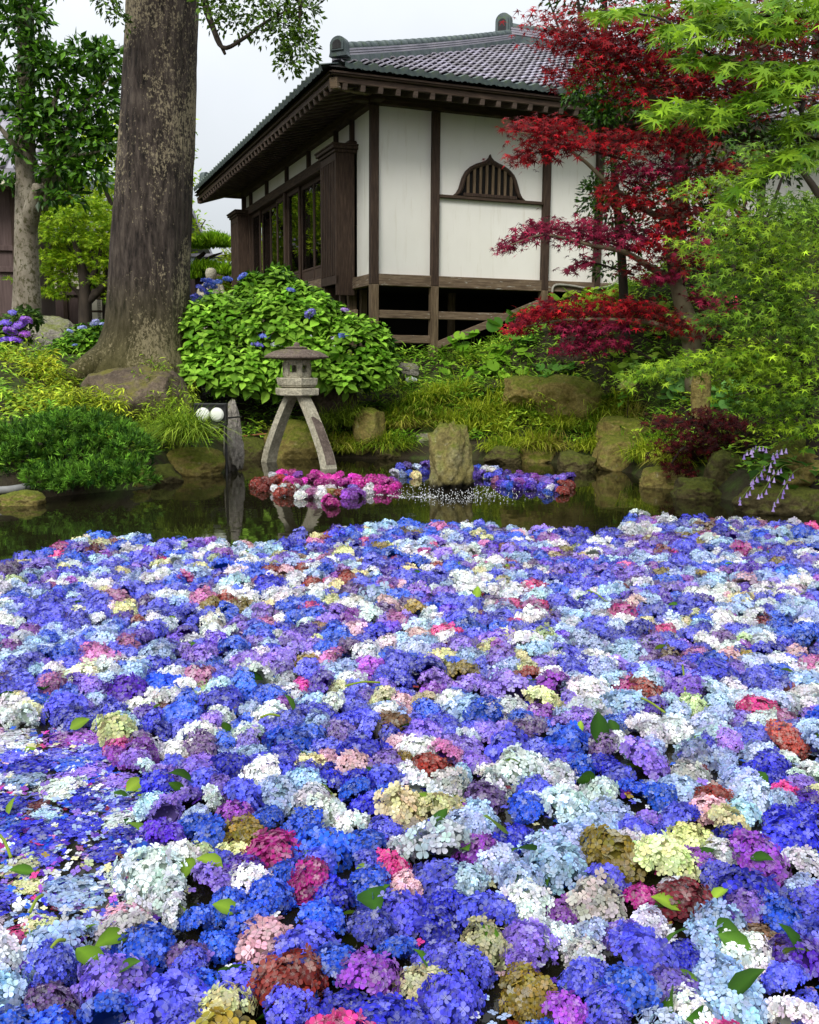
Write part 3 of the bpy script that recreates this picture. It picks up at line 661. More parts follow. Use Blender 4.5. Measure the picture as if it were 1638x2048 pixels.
pB = at(80, 640, 36); temple((pB[0], 37, 1.6), math.radians(-4), 'wide brown temple building behind the light green maple', 6.4, 6, 4.3, [(-1.0, .95), (1.6, .95)], [2.2, 3.6],
                              [(x_, 2.8, .7, .9) for x_ in (-2.2, -1.1, 0, 1.1, 2.2)])
pC = at(60, 620, 33)
# pale wall, shed roof and castle-like roof end seen between trunk and hall
r = empty('garden_wall', (*at(400, 560, 40)[:2], 1.5)); tag(r, 'pale blue plastered wall with brown fence behind the pine', 'wall')
zz = at(428, 515, 40)[2] - 1.5; z2 = at(428, 543, 40)[2] - 1.5
local_box_part(r, 'wall', (0, 0, zz / 2), (6, .25, zz), 'farwall'); local_box_part(r, 'coping', (0, 0, zz + .06), (6.2, .5, .12), 'tile')
for k in range(9): local_box_part(r, 'fence_board', (-2.8 + k * .7, -.3, z2 / 2), (.66, .06, z2), 'brownwall')
r = empty('pavilion', (*at(486, 560, 52)[:2], 1.5)); tag(r, 'tiered grey roof end far behind the hall corner', 'building')
for k, (yy, wv) in enumerate(((500, .75), (478, .8), (462, .7))):
    z0 = at(486, yy, 52)[2] - 1.5; mb = MB()
    V, g = lathe([(wv * 1.0, z0 - .12), (wv * 1.02, z0), (wv * .55, z0 + .22), (wv * .3, z0 + .4)], 4, math.pi / 4); mb.add(V, g); mb.build('roof_tier', M['tile'], r)
local_box_part(r, 'wall', (0, 0, (at(486, 505, 52)[2] - 1.5) / 2 + .3), (.7, .7, at(486, 505, 52)[2] - 1.5 + .7), 'brownwall')

# ------------------------------------------------------------------ rocks
def rock(name, label, p, r, material, seed, boxy=.35, rough=.22, cuts=6, parent=None, group=None, kids=False, taper=0, lean=0):
    bm = bmesh.new(); bmesh.ops.create_icosphere(bm, subdivisions=5, radius=1)
    rs = random.Random(seed); off = Vector((rs.uniform(-50, 50), rs.uniform(-50, 50), rs.uniform(-50, 50)))
    pl = [(Vector((rs.gauss(0, 1), rs.gauss(0, 1), rs.gauss(0, .8))).normalized(), rs.uniform(.62, .92)) for _ in range(cuts)]
    V = np.zeros((len(bm.verts), 3))
    for k, v in enumerate(bm.verts):
        c = v.co.copy()
        mxv = max(abs(c.x), abs(c.y), abs(c.z)); c = c * (1 - boxy) + (c / mxv * .85) * boxy
        for n_, dd_ in pl:
            e = c.dot(n_) - dd_
            if e > 0: c -= n_ * e * .85
        q = c * 1.3 + off
        c += v.co * rough * (noise.noise(q) * .7 + noise.noise(q * 2.3) * .35 + noise.noise(q * 5.2) * .26 + noise.noise(q * 11) * .16 - .18 * abs(noise.noise(q * 3.1)))
        if taper: c.x *= 1 - taper * (c.z + .9) * .5; c.y *= 1 - taper * (c.z + .9) * .4; c.x += lean * (c.z + 1) * .5
        V[k] = (c.x * r[0], c.y * r[1], c.z * r[2])
    F_ = np.array([[v.index for v in f.verts] for f in bm.faces]); bm.free()
    a = rs.uniform(-.5, .5) if not kids else 0
    Rm = np.array([[math.cos(a), -math.sin(a), 0], [math.sin(a), math.cos(a), 0], [0, 0, 1]])
    me = rawmesh(name, V @ Rm.T, [F_], M[material], smooth=True)
    o = link(name, me, parent, p)
    if label: tag(o, label, 'rock', group)
    return o
def prock(name, label, x, y, rx, ry, Y, material, seed, depth=None, **kw):
    p = at(x, y, Y); k = Y / FPX
    return rock(name, label, p, (rx * k * 1.08, depth or rx * k, ry * k * 1.1), material, seed, **kw)
prock('boulder', 'large smooth brown boulder at the foot of the big trunk', 272, 812, 104, 70, 13.6, 'rock_b', 3, boxy=.4, rough=.2)
prock('standing_stone', 'narrow upright stone beside the twin round lamps', 466, 876, 25, 70, 12.75, 'rock_g', 8, boxy=.3, rough=.34, cuts=8, taper=.55, lean=-.08)
prock('rock', 'mossy rock under the fountain grass at the waterline', 390, 926, 56, 32, 12.5, 'rock_y', 14)
prock('rock', 'flat ochre rock beside the grey pipe below the juniper', 36, 1003, 50, 24, 9.75, 'rock_y', 21, cuts=9)
prock('rock', 'mossy green rock directly behind the stone lantern legs', 590, 893, 64, 46, 14.8, 'rock_y', 31)
prock('rock', 'dark mossy rock between standing stone and lantern', 500, 905, 34, 30, 14.4, 'rock_d', 32)
prock('rock', 'brown slanted rock under the hydrangea bush by the lantern', 668, 815, 46, 50, 15.3, 'rock_b', 33, boxy=.5)
prock('rock', 'upright rounded mossy rock at the shore right of the lantern', 735, 866, 34, 50, 14.8, 'rock_y', 34, boxy=.6, rough=.12)
prock('rock', 'small pale rock behind the pond rock at the waterline', 845, 893, 30, 26, 14.9, 'rock_g', 35)
prock('pond_rock', 'tall pointed mossy rock standing in the pond amid fountain spray', 899, 925, 48, 82, 10.95, 'rock_wet', 47, boxy=.72, rough=.34, cuts=12, taper=.22, lean=-.06)
prock('rock', 'low grey flat-topped rock on the bank left of the big lichen rock', 1052, 785, 44, 32, 15.3, 'rock_y', 51, boxy=.6)
prock('rock', 'big lichen-covered rock on the bank below the red maple', 1140, 812, 70, 56, 15.1, 'rock_y', 52, cuts=9)
prock('rock', 'reddish rock half hidden by low red maple leaves', 1165, 705, 46, 55, 15.9, 'rock_b', 53, boxy=.5)
prock('rock', 'yellow mossy rock at the shore, the upper of the pair', 1243, 865, 52, 32, 14.1, 'rock_y', 54)
prock('rock', 'yellow mossy rock at the shore, the lower of the pair', 1240, 918, 58, 46, 13.4, 'rock_y', 55)
prock('rock', 'small rock at the foot of the hall beam', 815, 740, 24, 14, 16.4, 'rock_g', 56)
prock('standing_stone', 'leaning upright stone between the broad green leaves', 1402, 800, 20, 56, 11.8, 'rock_y', 57, boxy=.6, cuts=5)
prock('rock', 'dark rock at the right shore beneath the hosta', 1445, 955, 42, 50, 11.0, 'rock_d', 58)
prock('rock', 'large tan slab rock at the right shore', 1600, 935, 84, 50, 9.9, 'rock_y', 59, cuts=9)
prock('rock', 'dark wet rock under the tan slab at the right shore', 1560, 1010, 90, 48, 9.7, 'rock_d', 60)
prock('rock', 'pale rock between the slim maple trunks', 1455, 615, 40, 24, 14.5, 'rock_g', 61)
prock('boulder', 'grey rounded boulder beneath the pale mottled tree', 95, 675, 55, 40, 17.5, 'rock_g', 62, boxy=.2)
for k, (x_, y_, s_, lab) in enumerate(((330, 955, 26, 'between juniper and fountain grass'), (262, 965, 30, 'under the juniper'), (770, 905, 24, 'right of the upright rounded mossy rock'), (930, 905, 28, 'directly behind the tall pond rock'), (1005, 915, 26, 'under the arching grass left of the lichen rock'), (1080, 912, 30, 'under the arching grass below the flat-topped rock'), (1150, 930, 30, 'left of the yellow mossy pair'), (1330, 965, 34, 'right of the yellow mossy pair'), (1390, 985, 36, 'under the low dark red maple'))):
    q = atz(x_, y_ + 12, .02); Y_ = q[1] + .35
    rock('shore_rock', 'low mossy stone at the waterline ' + lab, at(x_, y_, Y_), (s_ * Y_ / FPX * 1.5, .3, s_ * Y_ / FPX), 'rock_y' if k % 2 else 'rock_d', 100 + k, group='low stones edging the pond')

# ------------------------------------------------------------------ stone lantern
LX, LY = -1.56, 13.6
lan = empty('stone_lantern', (LX, LY, 0), math.radians(-42)); tag(lan, 'granite garden lantern on two splayed curved legs at the pond edge', 'stone lantern')
def lp(name, V, g, material='granite', parent=None, smooth=False):
    mb = MB(); mb.add(V, g); return mb.build(name, M[material], parent or lan, smooth)
def leg(sg):
    prof = [(.085, 1.0), (.215, .82), (.35, .6), (.47, .38), (.575, .16), (.66, -.12)]
    S = smoothpath([(x, z, 0) for x, z in prof], 5)[:, :2]; V = []; n_ = len(S)
    for k_, (x, z) in enumerate(S):
        t = k_ / (n_ - 1); hwid = .075 + .02 * t; th = .115 + .01 * t
        for dx, dy in ((-th / 2, -hwid), (-th / 2, hwid), (th / 2, hwid), (th / 2, -hwid)): V.append((sg * (x + dx), dy, z))
    i_ = np.arange(n_ - 1)[:, None] * 4; j_ = np.arange(4)[None]; Q = np.stack([i_ + j_, i_ + (j_ + 1) % 4, i_ + 4 + (j_ + 1) % 4, i_ + 4 + j_], -1).reshape(-1, 4)
    return np.array(V), [Q, np.array([[3, 2, 1, 0], [4 * n_ - 4, 4 * n_ - 3, 4 * n_ - 2, 4 * n_ - 1]])]
V, g = leg(-1); lp('leg', V, g); V, g = leg(1)
lg = lp('leg', V, g); tag(lg, 'right leg with a dark brown stain')
def hexring(r0, z0, r1, z1, name, parent=None, bev=True):
    P = [(0.001, z0), (r0 * .96, z0), (r0, z0 + .012), (r1, z1 - .012), (r1 * .96, z1), (0.001, z1)]
    V, g = lathe(P, 6, math.pi / 6); return lp(name, V, g, parent=parent)
hexring(.31, .965, .315, 1.065, 'lower_platform'); hexring(.23, 1.065, .27, 1.10, 'neck'); hexring(.285, 1.10, .30, 1.205, 'upper_platform')
fb = hexring(.195, 1.205, .195, 1.235, 'firebox'); hexring(.195, 1.405, .195, 1.45, 'firebox_head', parent=fb)
for k in range(6):
    a = math.pi / 6 + k * math.pi / 3; c_ = np.array([math.cos(a), math.sin(a)]) * .172
    R = np.array([[math.cos(a), -math.sin(a), 0], [math.sin(a), math.cos(a), 0], [0, 0, 1]])
    lp('firebox_post', *box(c_[0], c_[1], 1.32, .045, .075, .18, .004, R), parent=fb)
    a2 = a + math.pi / 6; R2 = np.array([[math.cos(a2), -math.sin(a2), 0], [math.sin(a2), math.cos(a2), 0], [0, 0, 1]]); c2 = np.array([math.cos(a2), math.sin(a2)]) * .155
    lp('window_sill', *box(c2[0], c2[1], 1.255, .02, .12, .05, .003, R2), parent=fb); lp('window_head', *box(c2[0], c2[1], 1.392, .02, .12, .035, .003, R2), parent=fb)
hexs = lambda th: 1 - .055 * (1 - np.cos(6 * th)) * .5
V, g = lathe([(.001, 1.445), (.20, 1.445), (.40, 1.462), (.445, 1.472), (.45, 1.49), (.40, 1.525), (.32, 1.562), (.22, 1.585), (.12, 1.597), (.001, 1.60)], 12, 0, lambda th: 1 - .06 * (np.arange(12) % 2))
rfl = lp('roof', V, g, 'granite_d', smooth=False)
V, g = lathe([(.001, 1.595), (.15, 1.597), (.155, 1.615), (.10, 1.628), (.04, 1.632), (.045, 1.655), (.025, 1.68), (.001, 1.69)], 18); lp('finial', V, g, 'granite_d', parent=rfl, smooth=True)
# stained outer face of the right leg
prof = smoothpath([(.215, .82, 0), (.35, .6, 0), (.47, .38, 0), (.575, .16, 0), (.66, -.12, 0)], 5)[:, :2]
V = []; cnt = 0
for x, z in prof:
    if z > .72 or z < .0: continue
    t = (1 - z) / 1.12; hwid = .075 + .02 * t; th = .115 + .01 * t; ww = 1 if z < .62 else (.72 - z) / .10
    V += [(x + th / 2 + .003, -hwid * .93, z), (x + th / 2 + .003, -hwid * .93 + 1.86 * hwid * max(.25, ww), z)]; cnt += 1
i_ = np.arange(cnt - 1) * 2; lp('stain_patch', np.array(V), [np.stack([i_, i_ + 1, i_ + 3, i_ + 2], -1)], 'granite_d', parent=lg)

# ------------------------------------------------------------------ twin lamp, pipe, hose, statue
pl = at(420, 829, 12.15)
r = empty('garden_spotlight', (pl[0], pl[1], 0)); tag(r, 'twin round pond lamp in a black frame beside the upright stone', 'lamp')
z0 = pl[2]; mb = MB()
mb.add(*box(0, .08, z0, .40, .1, .27)); mb.build('housing', M['metal'], r)
mb = MB()
for dz in (-.125, .125): mb.add(*box(0, 0, z0 + dz, .38, .02, .012, .002))
for dx in (-.19, .19): mb.add(*box(dx, 0, z0, .012, .02, .262, .002))
mb.build('frame', M['metal'], r)
for dx in (-.088, .084):
    V, g = lathe([(.001, .012), (.055, .010), (.074, .004), (.076, -.01), (.084, -.004), (.086, -.03)], 28); V = np.column_stack([V[:, 0] + dx, -V[:, 2] - .01, V[:, 1] + z0])
    mb = MB(); mb.add(V, g); mb.build('lens', M['lens'], r, True)
mb = MB(); mb.add(*box(-.01, -.05, z0 - .16, .26, .06, .022)); mb.build('bracket', M['steel'], r)
mb = MB(); mb.add(*box(.185, .04, (z0 - .1) / 2 - .05, .03, .03, z0)); mb.build('stake', M['metal'], r)
mb = MB(); mb.add(*tube([(.15, .1, z0 - .05), (.24, .3, z0 - .05), (.28, .62, z0 - .06)], .012, 6)); mb.build('arm', M['metal'], r, True)
a, b = at(12, 980, 9.95), at(64, 972, 10.15)
mb = MB(); mb.add(*tube([a - [.3, .02, .0], a, b], .04, 12)); tag(mb.build('drain_pipe', M['steel'], None, True), 'short grey pipe lying on the flat ochre rock', 'pipe')
mb = MB(); mb.add(*tube([at(470, 874, 14.75), at(500, 871, 14.7), at(530, 868, 14.7), at(560, 872, 14.75), at(600, 885, 15)], .013, 8)); tag(mb.build('garden_hose', M['hose'], None, True), 'thin orange hose on the mossy bank behind the lantern', 'hose')
ps = at(423, 590, 24); r = empty('stone_statue', (ps[0], ps[1], 1.5)); tag(r, 'small weathered stone figure in front of the pine', 'statue')
zt = at(423, 536, 24)[2] - 1.5; mb = MB()
V, g = lathe([(.001, 0), (.34, 0), (.34, .2), (.2, .28), (.22, zt - .75), (.26, zt - .62), (.24, zt - .42), (.12, zt - .28), (.001, zt - .27)], 16); V[:, 1] *= .8; mb.add(V, g); mb.build('body', M['granite'], r, True)
V, g = lathe([(.001, zt - .32), (.07, zt - .31), (.125, zt - .22), (.14, zt - .12), (.11, zt - .03), (.05, zt), (.001, zt + .005)], 16); mb = MB(); mb.add(V, g); mb.build('head', M['granite'], r, True)
for s_ in (-1, 1): mb = MB(); mb.add(*tube([(s_ * .22, 0, zt - .42), (s_ * .27, -.08, zt - .62), (s_ * .08, -.2, zt - .66)], [.07, .065, .05], 8)); mb.build('arm', M['granite'], r, True)

# ------------------------------------------------------------------ trees
def limbs(root, name, paths, material, n=8):
    for P, R in paths:
        mb = MB(); mb.add(*tube(P, R, n)); mb.build(name, M[material], root, True, None)
def tree_root(name, label, base, cat='tree', group=None):
    r = empty(name, base); tag(r, label, cat, group); r['_b'] = 1; del r['_b']; return r
def rel(root, pts): return np.asarray(pts, float) - np.array(root.location)
def finish(mb, name, material, root, kind='stuff'):
    mb.V = [v - np.array(root.location) for v in mb.V]; o = mb.build(name, M[material], root)
    if kind: o['kind'] = kind
    return o
# --- the great trunk
YT = 15.0
cl = [(285, 790, 215), (286, 735, 205), (291, 690, 178), (297, 600, 166), (301, 500, 160), (306, 400, 154), (312, 300, 149), (317, 200, 144), (322, 100, 141), (326, 0, 139), (330, -200, 134), (336, -420, 126), (340, -620, 110)]
base = at(285, 740, YT); base[2] = 1.05
big = tree_root('cedar_tree', 'massive old tree trunk with mottled brown bark and root flare', base)
P = np.array([at(x, y, YT) for x, y, _ in cl]); R = np.array([w_ * YT / FPX / 2 * .95 for _, _, w_ in cl])
S = smoothpath(np.column_stack([P, R]), 22); n_ = 150; th = np.arange(n_) * 2 * math.pi / n_; V = []
for (x, y, z, r_) in S:
    h = z - .9; fl = max(0, 1.1 - h)
    for t in th:
        lob = 1 + fl ** 1.6 * (.55 * max(0, math.cos(t - math.pi * 1.02)) ** 3 + .18 * max(0, math.cos(t + .9)) ** 4 + .22 * max(0, math.cos(t + 2.2)) ** 4 + .1 * math.cos(5 * t))
        q = Vector((math.cos(t) * 2.2, math.sin(t) * 2.2, z * .55)); lob += .03 * noise.noise(q) + .02 * math.sin(7 * t + z * .4) * .6 + .022 * noise.noise(Vector((math.cos(t) * 9, math.sin(t) * 9, z * 1.6))) + .018 * noise.noise(Vector((math.cos(t) * 24, math.sin(t) * 24, z * 3.2)))
        V.append((x + r_ * lob * math.cos(t), y + r_ * lob * math.sin(t), z))
V = np.array(V) - base; m_ = len(S); i_ = np.arange(m_ - 1)[:, None] * n_; j_ = np.arange(n_)[None]; j2 = (j_ + 1) % n_
link('trunk', rawmesh('trunk', V, [np.stack([i_ + j_, i_ + j2, i_ + n_ + j2, i_ + n_ + j_], -1).reshape(-1, 4)], M['bark'], smooth=True), big)
rt_ = [at(238, 700, 14.85), at(205, 722, 14.6), at(165, 742, 14.3), at(120, 765, 14.1)]; limbs(big, 'root', [(rel(big, rt_), [.28, .24, .17, .06])], 'bark', 12)
br = [([at(335, -160, 15), at(390, -60, 14.6), at(420, 40, 14.3), at(450, 108, 14.1)], [.12, .07, .045, .02]),
      ([at(420, 40, 14.3), at(445, 95, 14.1), at(490, 75, 14.0), at(530, 45, 13.9), at(575, 20, 13.8)], [.035, .03, .026, .02, .012]),
      ([at(340, -230, 15), at(480, -170, 14.3), at(590, -90, 13.9), at(600, 60, 13.8)], [.14, .1, .06, .012]),
      ([at(325, -140, 15), at(270, -70, 14.7), at(225, 10, 14.5)], [.1, .06, .015]),
      ([at(338, -420, 15), at(200, -520, 14), at(100, -480, 13)], [.2, .14, .05]), ([at(338, -430, 15), at(500, -560, 15.5), at(700, -560, 16)], [.2, .15, .05])]
limbs(big, 'limb', [(rel(big, p_), r_) for p_, r_ in br], 'bark3')
mb = MB(); ca, cb = G_(28, 48, 8), G_(104, 140, 28)
for x, y, rx, ry, n_ in ((500, 20, 80, 34, 420), (560, 60, 60, 45, 520), (600, 100, 38, 40, 360), (575, 130, 26, 30, 200), (420, 30, 22, 40, 120), (470, 50, 40, 24, 160), (215, 8, 26, 26, 160), (240, 38, 16, 18, 70), (420, 0, 40, 20, 130), (610, 20, 30, 30, 200), (560, -40, 110, 40, 500), (260, -60, 90, 40, 350), (420, -330, 330, 130, 1500)):
    c = at(x, y, 14.0); blob(mb, c, (rx * 14 / FPX, .5 + rx * .002, ry * 14 / FPX), n_, T_SM, .085, ca, cb, .2, .3)
finish(mb, 'crown', 'gloss_leaf', big)
# --- pale mottled tree at the left with glossy leaves
YL = 18.0; base = at(50, 640, YL); base[2] = float(ground(base[0], base[1])) - .05
t2 = tree_root('evergreen_tree', 'pale mottled trunk with a cut branch stub and glossy dark leaves', base)
tr_ = [at(55, 740, YL), at(54, 640, YL), at(53, 540, YL), at(52, 440, YL), at(53, 360, YL), at(50, 280, YL), at(52, 180, YL), at(52, 60, YL), at(50, -120, YL), at(48, -300, YL)]
limbs(t2, 'trunk', [(rel(t2, tr_), [.33, .27, .22, .195, .185, .175, .155, .14, .11, .05])], 'bark2', 18)
limbs(t2, 'branch_stub', [(rel(t2, [at(55, 470, YL), at(64, 420, YL - .2), at(74, 385, YL - .35), at(78, 374, YL - .4)]), [.15, .15, .12, .11])], 'bark2', 12)
limbs(t2, 'limb', [(rel(t2, [at(85, 420, 18), at(92, 330, 18), at(103, 230, 17.8), at(120, 170, 17.7)]), [.1, .08, .06, .02]), (rel(t2, [at(50, 320, 18), at(20, 280, 17.6), at(-20, 230, 17.4)]), [.08, .05, .02]),
                   (rel(t2, [at(55, 420, 18), at(85, 400, 18.1), at(110, 300, 18), at(180, 200, 17.8), at(225, 150, 17.7)]), [.09, .08, .06, .035, .012]), (rel(t2, [at(100, 320, 18), at(160, 310, 17.8), at(215, 300, 17.6)]), [.05, .035, .012])], 'bark2')
mb = MB(); ca, cb = G_(22, 58, 12), G_(100, 150, 36)
for x, y, rx, ry, n_ in ((25, 60, 55, 70, 420), (60, 30, 40, 50, 260), (20, 190, 45, 60, 330), (110, 140, 45, 40, 330), (170, 120, 40, 35, 280), (215, 130, 32, 40, 260), (130, 210, 60, 40, 420), (200, 210, 45, 50, 380), (90, 260, 50, 45, 340), (160, 280, 60, 40, 420), (210, 290, 32, 40, 220), (120, 340, 50, 36, 340), (180, 350, 40, 30, 240), (60, 240, 40, 60, 260), (35, 300, 35, 40, 160), (100, 400, 24, 24, 60), (140, 395, 28, 22, 90), (15, 370, 25, 20, 70), (40, -60, 90, 60, 300), (75, 120, 30, 60, 200)):
    c = at(x, y, 17.9); blob(mb, c, (rx * 18 / FPX, .55, ry * 18 / FPX), n_, T_SM, .17, ca, cb, .15, .35)
finish(mb, 'crown', 'gloss_leaf', t2)
# --- light green maple between the trunks
YM = 23.5; base = at(168, 660, YM); base[2] = 1.45
t3 = tree_root('maple_tree', 'small light green maple with dark forked trunk before the temple buildings', base)
limbs(t3, 'trunk', [(rel(t3, [base, at(170, 620, YM), at(168, 560, YM), at(150, 480, YM), at(140, 430, YM)]), [.17, .15, .12, .07, .03])], 'bark3', 10)
limbs(t3, 'limb', [(rel(t3, [at(169, 610, YM), at(205, 575, YM), at(235, 550, YM - .3), at(270, 500, YM)]), [.1, .09, .07, .03]), (rel(t3, [at(169, 580, YM), at(195, 530, YM), at(205, 470, YM)]), [.09, .06, .02]), (rel(t3, [at(168, 600, YM), at(140, 570, YM), at(105, 560, YM)]), [.06, .04, .02])], 'bark3')
mb = MB(); ca, cb = G_(88, 128, 12), G_(170, 196, 40)
for x, y, rx, ry, n_ in ((130, 440, 46, 22, 420), (185, 425, 45, 22, 420), (215, 450, 30, 22, 260), (105, 475, 34, 26, 360), (150, 475, 50, 24, 460), (200, 490, 40, 22, 360), (110, 520, 36, 22, 340), (160, 525, 46, 20, 360), (215, 530, 24, 20, 200), (105, 590, 34, 16, 260), (130, 565, 30, 14, 180), (185, 405, 28, 14, 160), (90, 545, 18, 14, 100), (195, 565, 26, 14, 120), (265, 470, 60, 50, 300), (230, 600, 16, 20, 60), (15, 560, 12, 6, 30)):
    c = at(x, y, YM); blob(mb, c, (rx * YM / FPX, .8, ry * YM / FPX), n_, T_M5, .105, ca, cb, .1, .75)
finish(mb, 'crown', 'leaf', t3)
# --- trees of the garden beyond, seen mirrored in the glass doors and above the roof
def round_tree(name, label, x, y, Y, r_, hgt, n_, ca, cb, T=T_SM, size=.2, group=None):
    b_ = at(x, y, Y); b_[2] = float(ground(b_[0], b_[1])); q = tree_root(name, label, b_, group=group)
    limbs(q, 'trunk', [(np.array([(0, 0, -.1), (.05, 0, hgt * .4), (-.05, .1, hgt * .8)]), [.22, .16, .06])], 'bark3', 10)
    limbs(q, 'limb', [(np.array([(.03, 0, hgt * .35), (math.cos(a_) * r_ * .5, math.sin(a_) * r_ * .5, hgt * .6), (math.cos(a_) * r_ * .8, math.sin(a_) * r_ * .8, hgt * .75)]), [.1, .06, .02]) for a_ in (.3, 2.2, 4.1)], 'bark3')
    mb = MB()
    for k in range(16):
        a_ = rng.random() * 6.28; rr = r_ * math.sqrt(rng.random()) * .75; hz = hgt * (.45 + .5 * rng.random())
        blob(mb, b_ + np.array([math.cos(a_) * rr, math.sin(a_) * rr, hz]), (r_ * .4, r_ * .4, r_ * .28), n_ // 16, T, size, ca, cb, .2, .5)
    finish(mb, 'crown', 'leaf', q); return q
gl_, gd_ = G_(110, 150, 18), G_(190, 210, 50)
round_tree('garden_tree', 'light green garden tree directly behind the great trunk', 280, 640, 29.3, 1.9, 7.4, 5200, gl_, gd_, size=.16)
round_tree('garden_tree', 'low light green garden tree beside the brown temple building', 215, 640, 33, 2.2, 5.2, 3600, gl_, gd_)
round_tree('garden_tree', 'broad light green garden tree far behind the great trunk', 320, 640, 44, 2.6, 8.0, 3000, gl_, gd_)
for lb_, (bx, ay, hh_) in (('bright green garden tree seen through the first glass bay of the hall', (4.4, 15.6, 5.6)), ('bright green garden tree seen through the middle of the glass doors', (2.7, 16.4, 4.6)), ('bright green garden tree behind the far corner of the hall', (1.2, 15.2, 3.6))):
    q_ = hw(bx, ay, 0); X_, Y_, _ = px(q_); round_tree('garden_tree', lb_, X_, 640, q_[1], 1.5, hh_, 3600, G_(130, 160, 20), G_(206, 216, 56), size=.16)
hb_ = hw(4.2, 14.3, 0); hb_[2] = float(ground(hb_[0], hb_[1])); hg = tree_root('garden_hedge', 'bright green hedge seen through the glass doors of the hall', hb_, 'hedge'); mb = MB()
for k in range(14): c_ = hw(1.7 + .42 * k, 14.3 + rng.normal(0, .2), 0); blob(mb, np.array([c_[0], c_[1], 3.4 + rng.normal(0, .25)]), (.75, .75, 1.75), 620, T_SM, .17, G_(150, 176, 24), G_(214, 222, 70), .2, .5)
finish(mb, 'foliage', 'leaf', hg); limbs(hg, 'stem', [(np.array([(dx, dx * .4, -.1), (dx, dx * .4, 1.2), (dx + .1, dx * .4, 2.4)]), [.06, .05, .02]) for dx in (-2, -1, 0, 1, 2)], 'bark3', 6)
round_tree('evergreen_tree', 'tall dark evergreen rising behind the hall roof', 1190, 600, 34, 3.4, 13.6, 4200, G_(24, 48, 12), G_(72, 110, 30), size=.22)
round_tree('evergreen_tree', 'dark evergreen behind the veranda at the far right', 1600, 600, 27, 3.2, 9.5, 4200, G_(20, 38, 10), G_(60, 92, 26), size=.2)
# --- clipped pine
YP = 31; base = at(404, 600, YP); base[2] = 1.5
pn = tree_root('pine_tree', 'clipped bright green pine between the great trunk and the hall', base)
limbs(pn, 'trunk', [(rel(pn, [base, at(398, 560, YP), at(392, 525, YP), at(410, 505, YP)]), [.16, .13, .1, .05])], 'bark3', 8)
limbs(pn, 'limb', [(rel(pn, [at(394, 535, YP), at(420, 515, YP), at(445, 505, YP)]), [.07, .05, .02]), (rel(pn, [at(398, 560, YP), at(420, 550, YP), at(440, 545, YP)]), [.07, .05, .02])], 'bark3')
mb = MB()
for x, y, rx, ry, n_ in ((400, 497, 26, 12, 1300), (440, 495, 26, 15, 1400), (425, 487, 18, 10, 600), (415, 545, 34, 11, 1100), (450, 552, 14, 12, 400), (395, 560, 18, 12, 400)):
    c = at(x, y, YP); d = rnd(n_); d[:, 2] = np.abs(d[:, 2]); Pn = c + d * (rng.random((n_, 1)) ** .4) * np.array([rx * YP / FPX, .7, ry * YP / FPX])
    scatter(mb, T_LA, Pn, unit(rnd(n_) * .6 + np.array([0, 0, 1])), rnd(n_), .26 * rng.uniform(.6, 1.3, n_), tint2(G_(84, 130, 14), G_(160, 200, 40), n_))
finish(mb, 'needles', 'leaf', pn)

# --- sprays of maple leaves along branches
def spray(mb, xa, ya, xb, yb, thick, Y, n_, T, size, ca, cb, depth=.5, droop=.5, amt=.28):
    t = rng.random(n_); k = Y / FPX
    dY = rng.normal(0, depth * .5, n_)
    P = np.array([at(xa + (xb - xa) * u, ya + (yb - ya) * u, Y + q) for u, q in zip(t, dY)])
    off = rng.normal(0, 1, (n_, 2)); tap = .45 + .55 * np.sin(np.pi * np.clip(t * .9 + .08, 0, 1))
    P[:, 2] += off[:, 0] * thick * k * .42 * tap - .10 * dY ** 2; P[:, 0] += off[:, 1] * thick * k * .55
    sgn = np.sign(xb - xa) * -1.0
    D = unit(np.stack([rng.normal(-.5, .7, n_), rng.normal(-.45, .7, n_), rng.normal(-droop, .35, n_)], -1))
    Nn = unit(np.array([0, -.35, 1.0]) + .5 * rnd(n_))
    C = tint2(ca, cb, n_, amt)
    scatter(mb, T, P, D, Nn, size * rng.uniform(.6, 1.2, n_), C)
RA, RB = G_(64, 8, 12), G_(172, 22, 32); PA, PB = G_(76, 10, 34), G_(160, 38, 72); DA, DB = G_(52, 10, 10), G_(134, 30, 26)
YR = 13.6; base = at(1395, 735, YR); base[2] = float(ground(base[0], base[1])) - .05
red = tree_root('red_maple_tree', 'red leaved maple with layered sprays in front of the hall', base)
limbs(red, 'trunk', [(rel(red, [base, at(1380, 660, YR), at(1362, 600, YR), at(1350, 545, YR), at(1342, 470, YR), at(1350, 380, YR), at(1368, 280, YR), at(1385, 170, YR), at(1400, 60, YR), at(1420, -120, YR)]), [.15, .13, .11, .095, .085, .075, .065, .055, .04, .015])], 'mbark', 12)
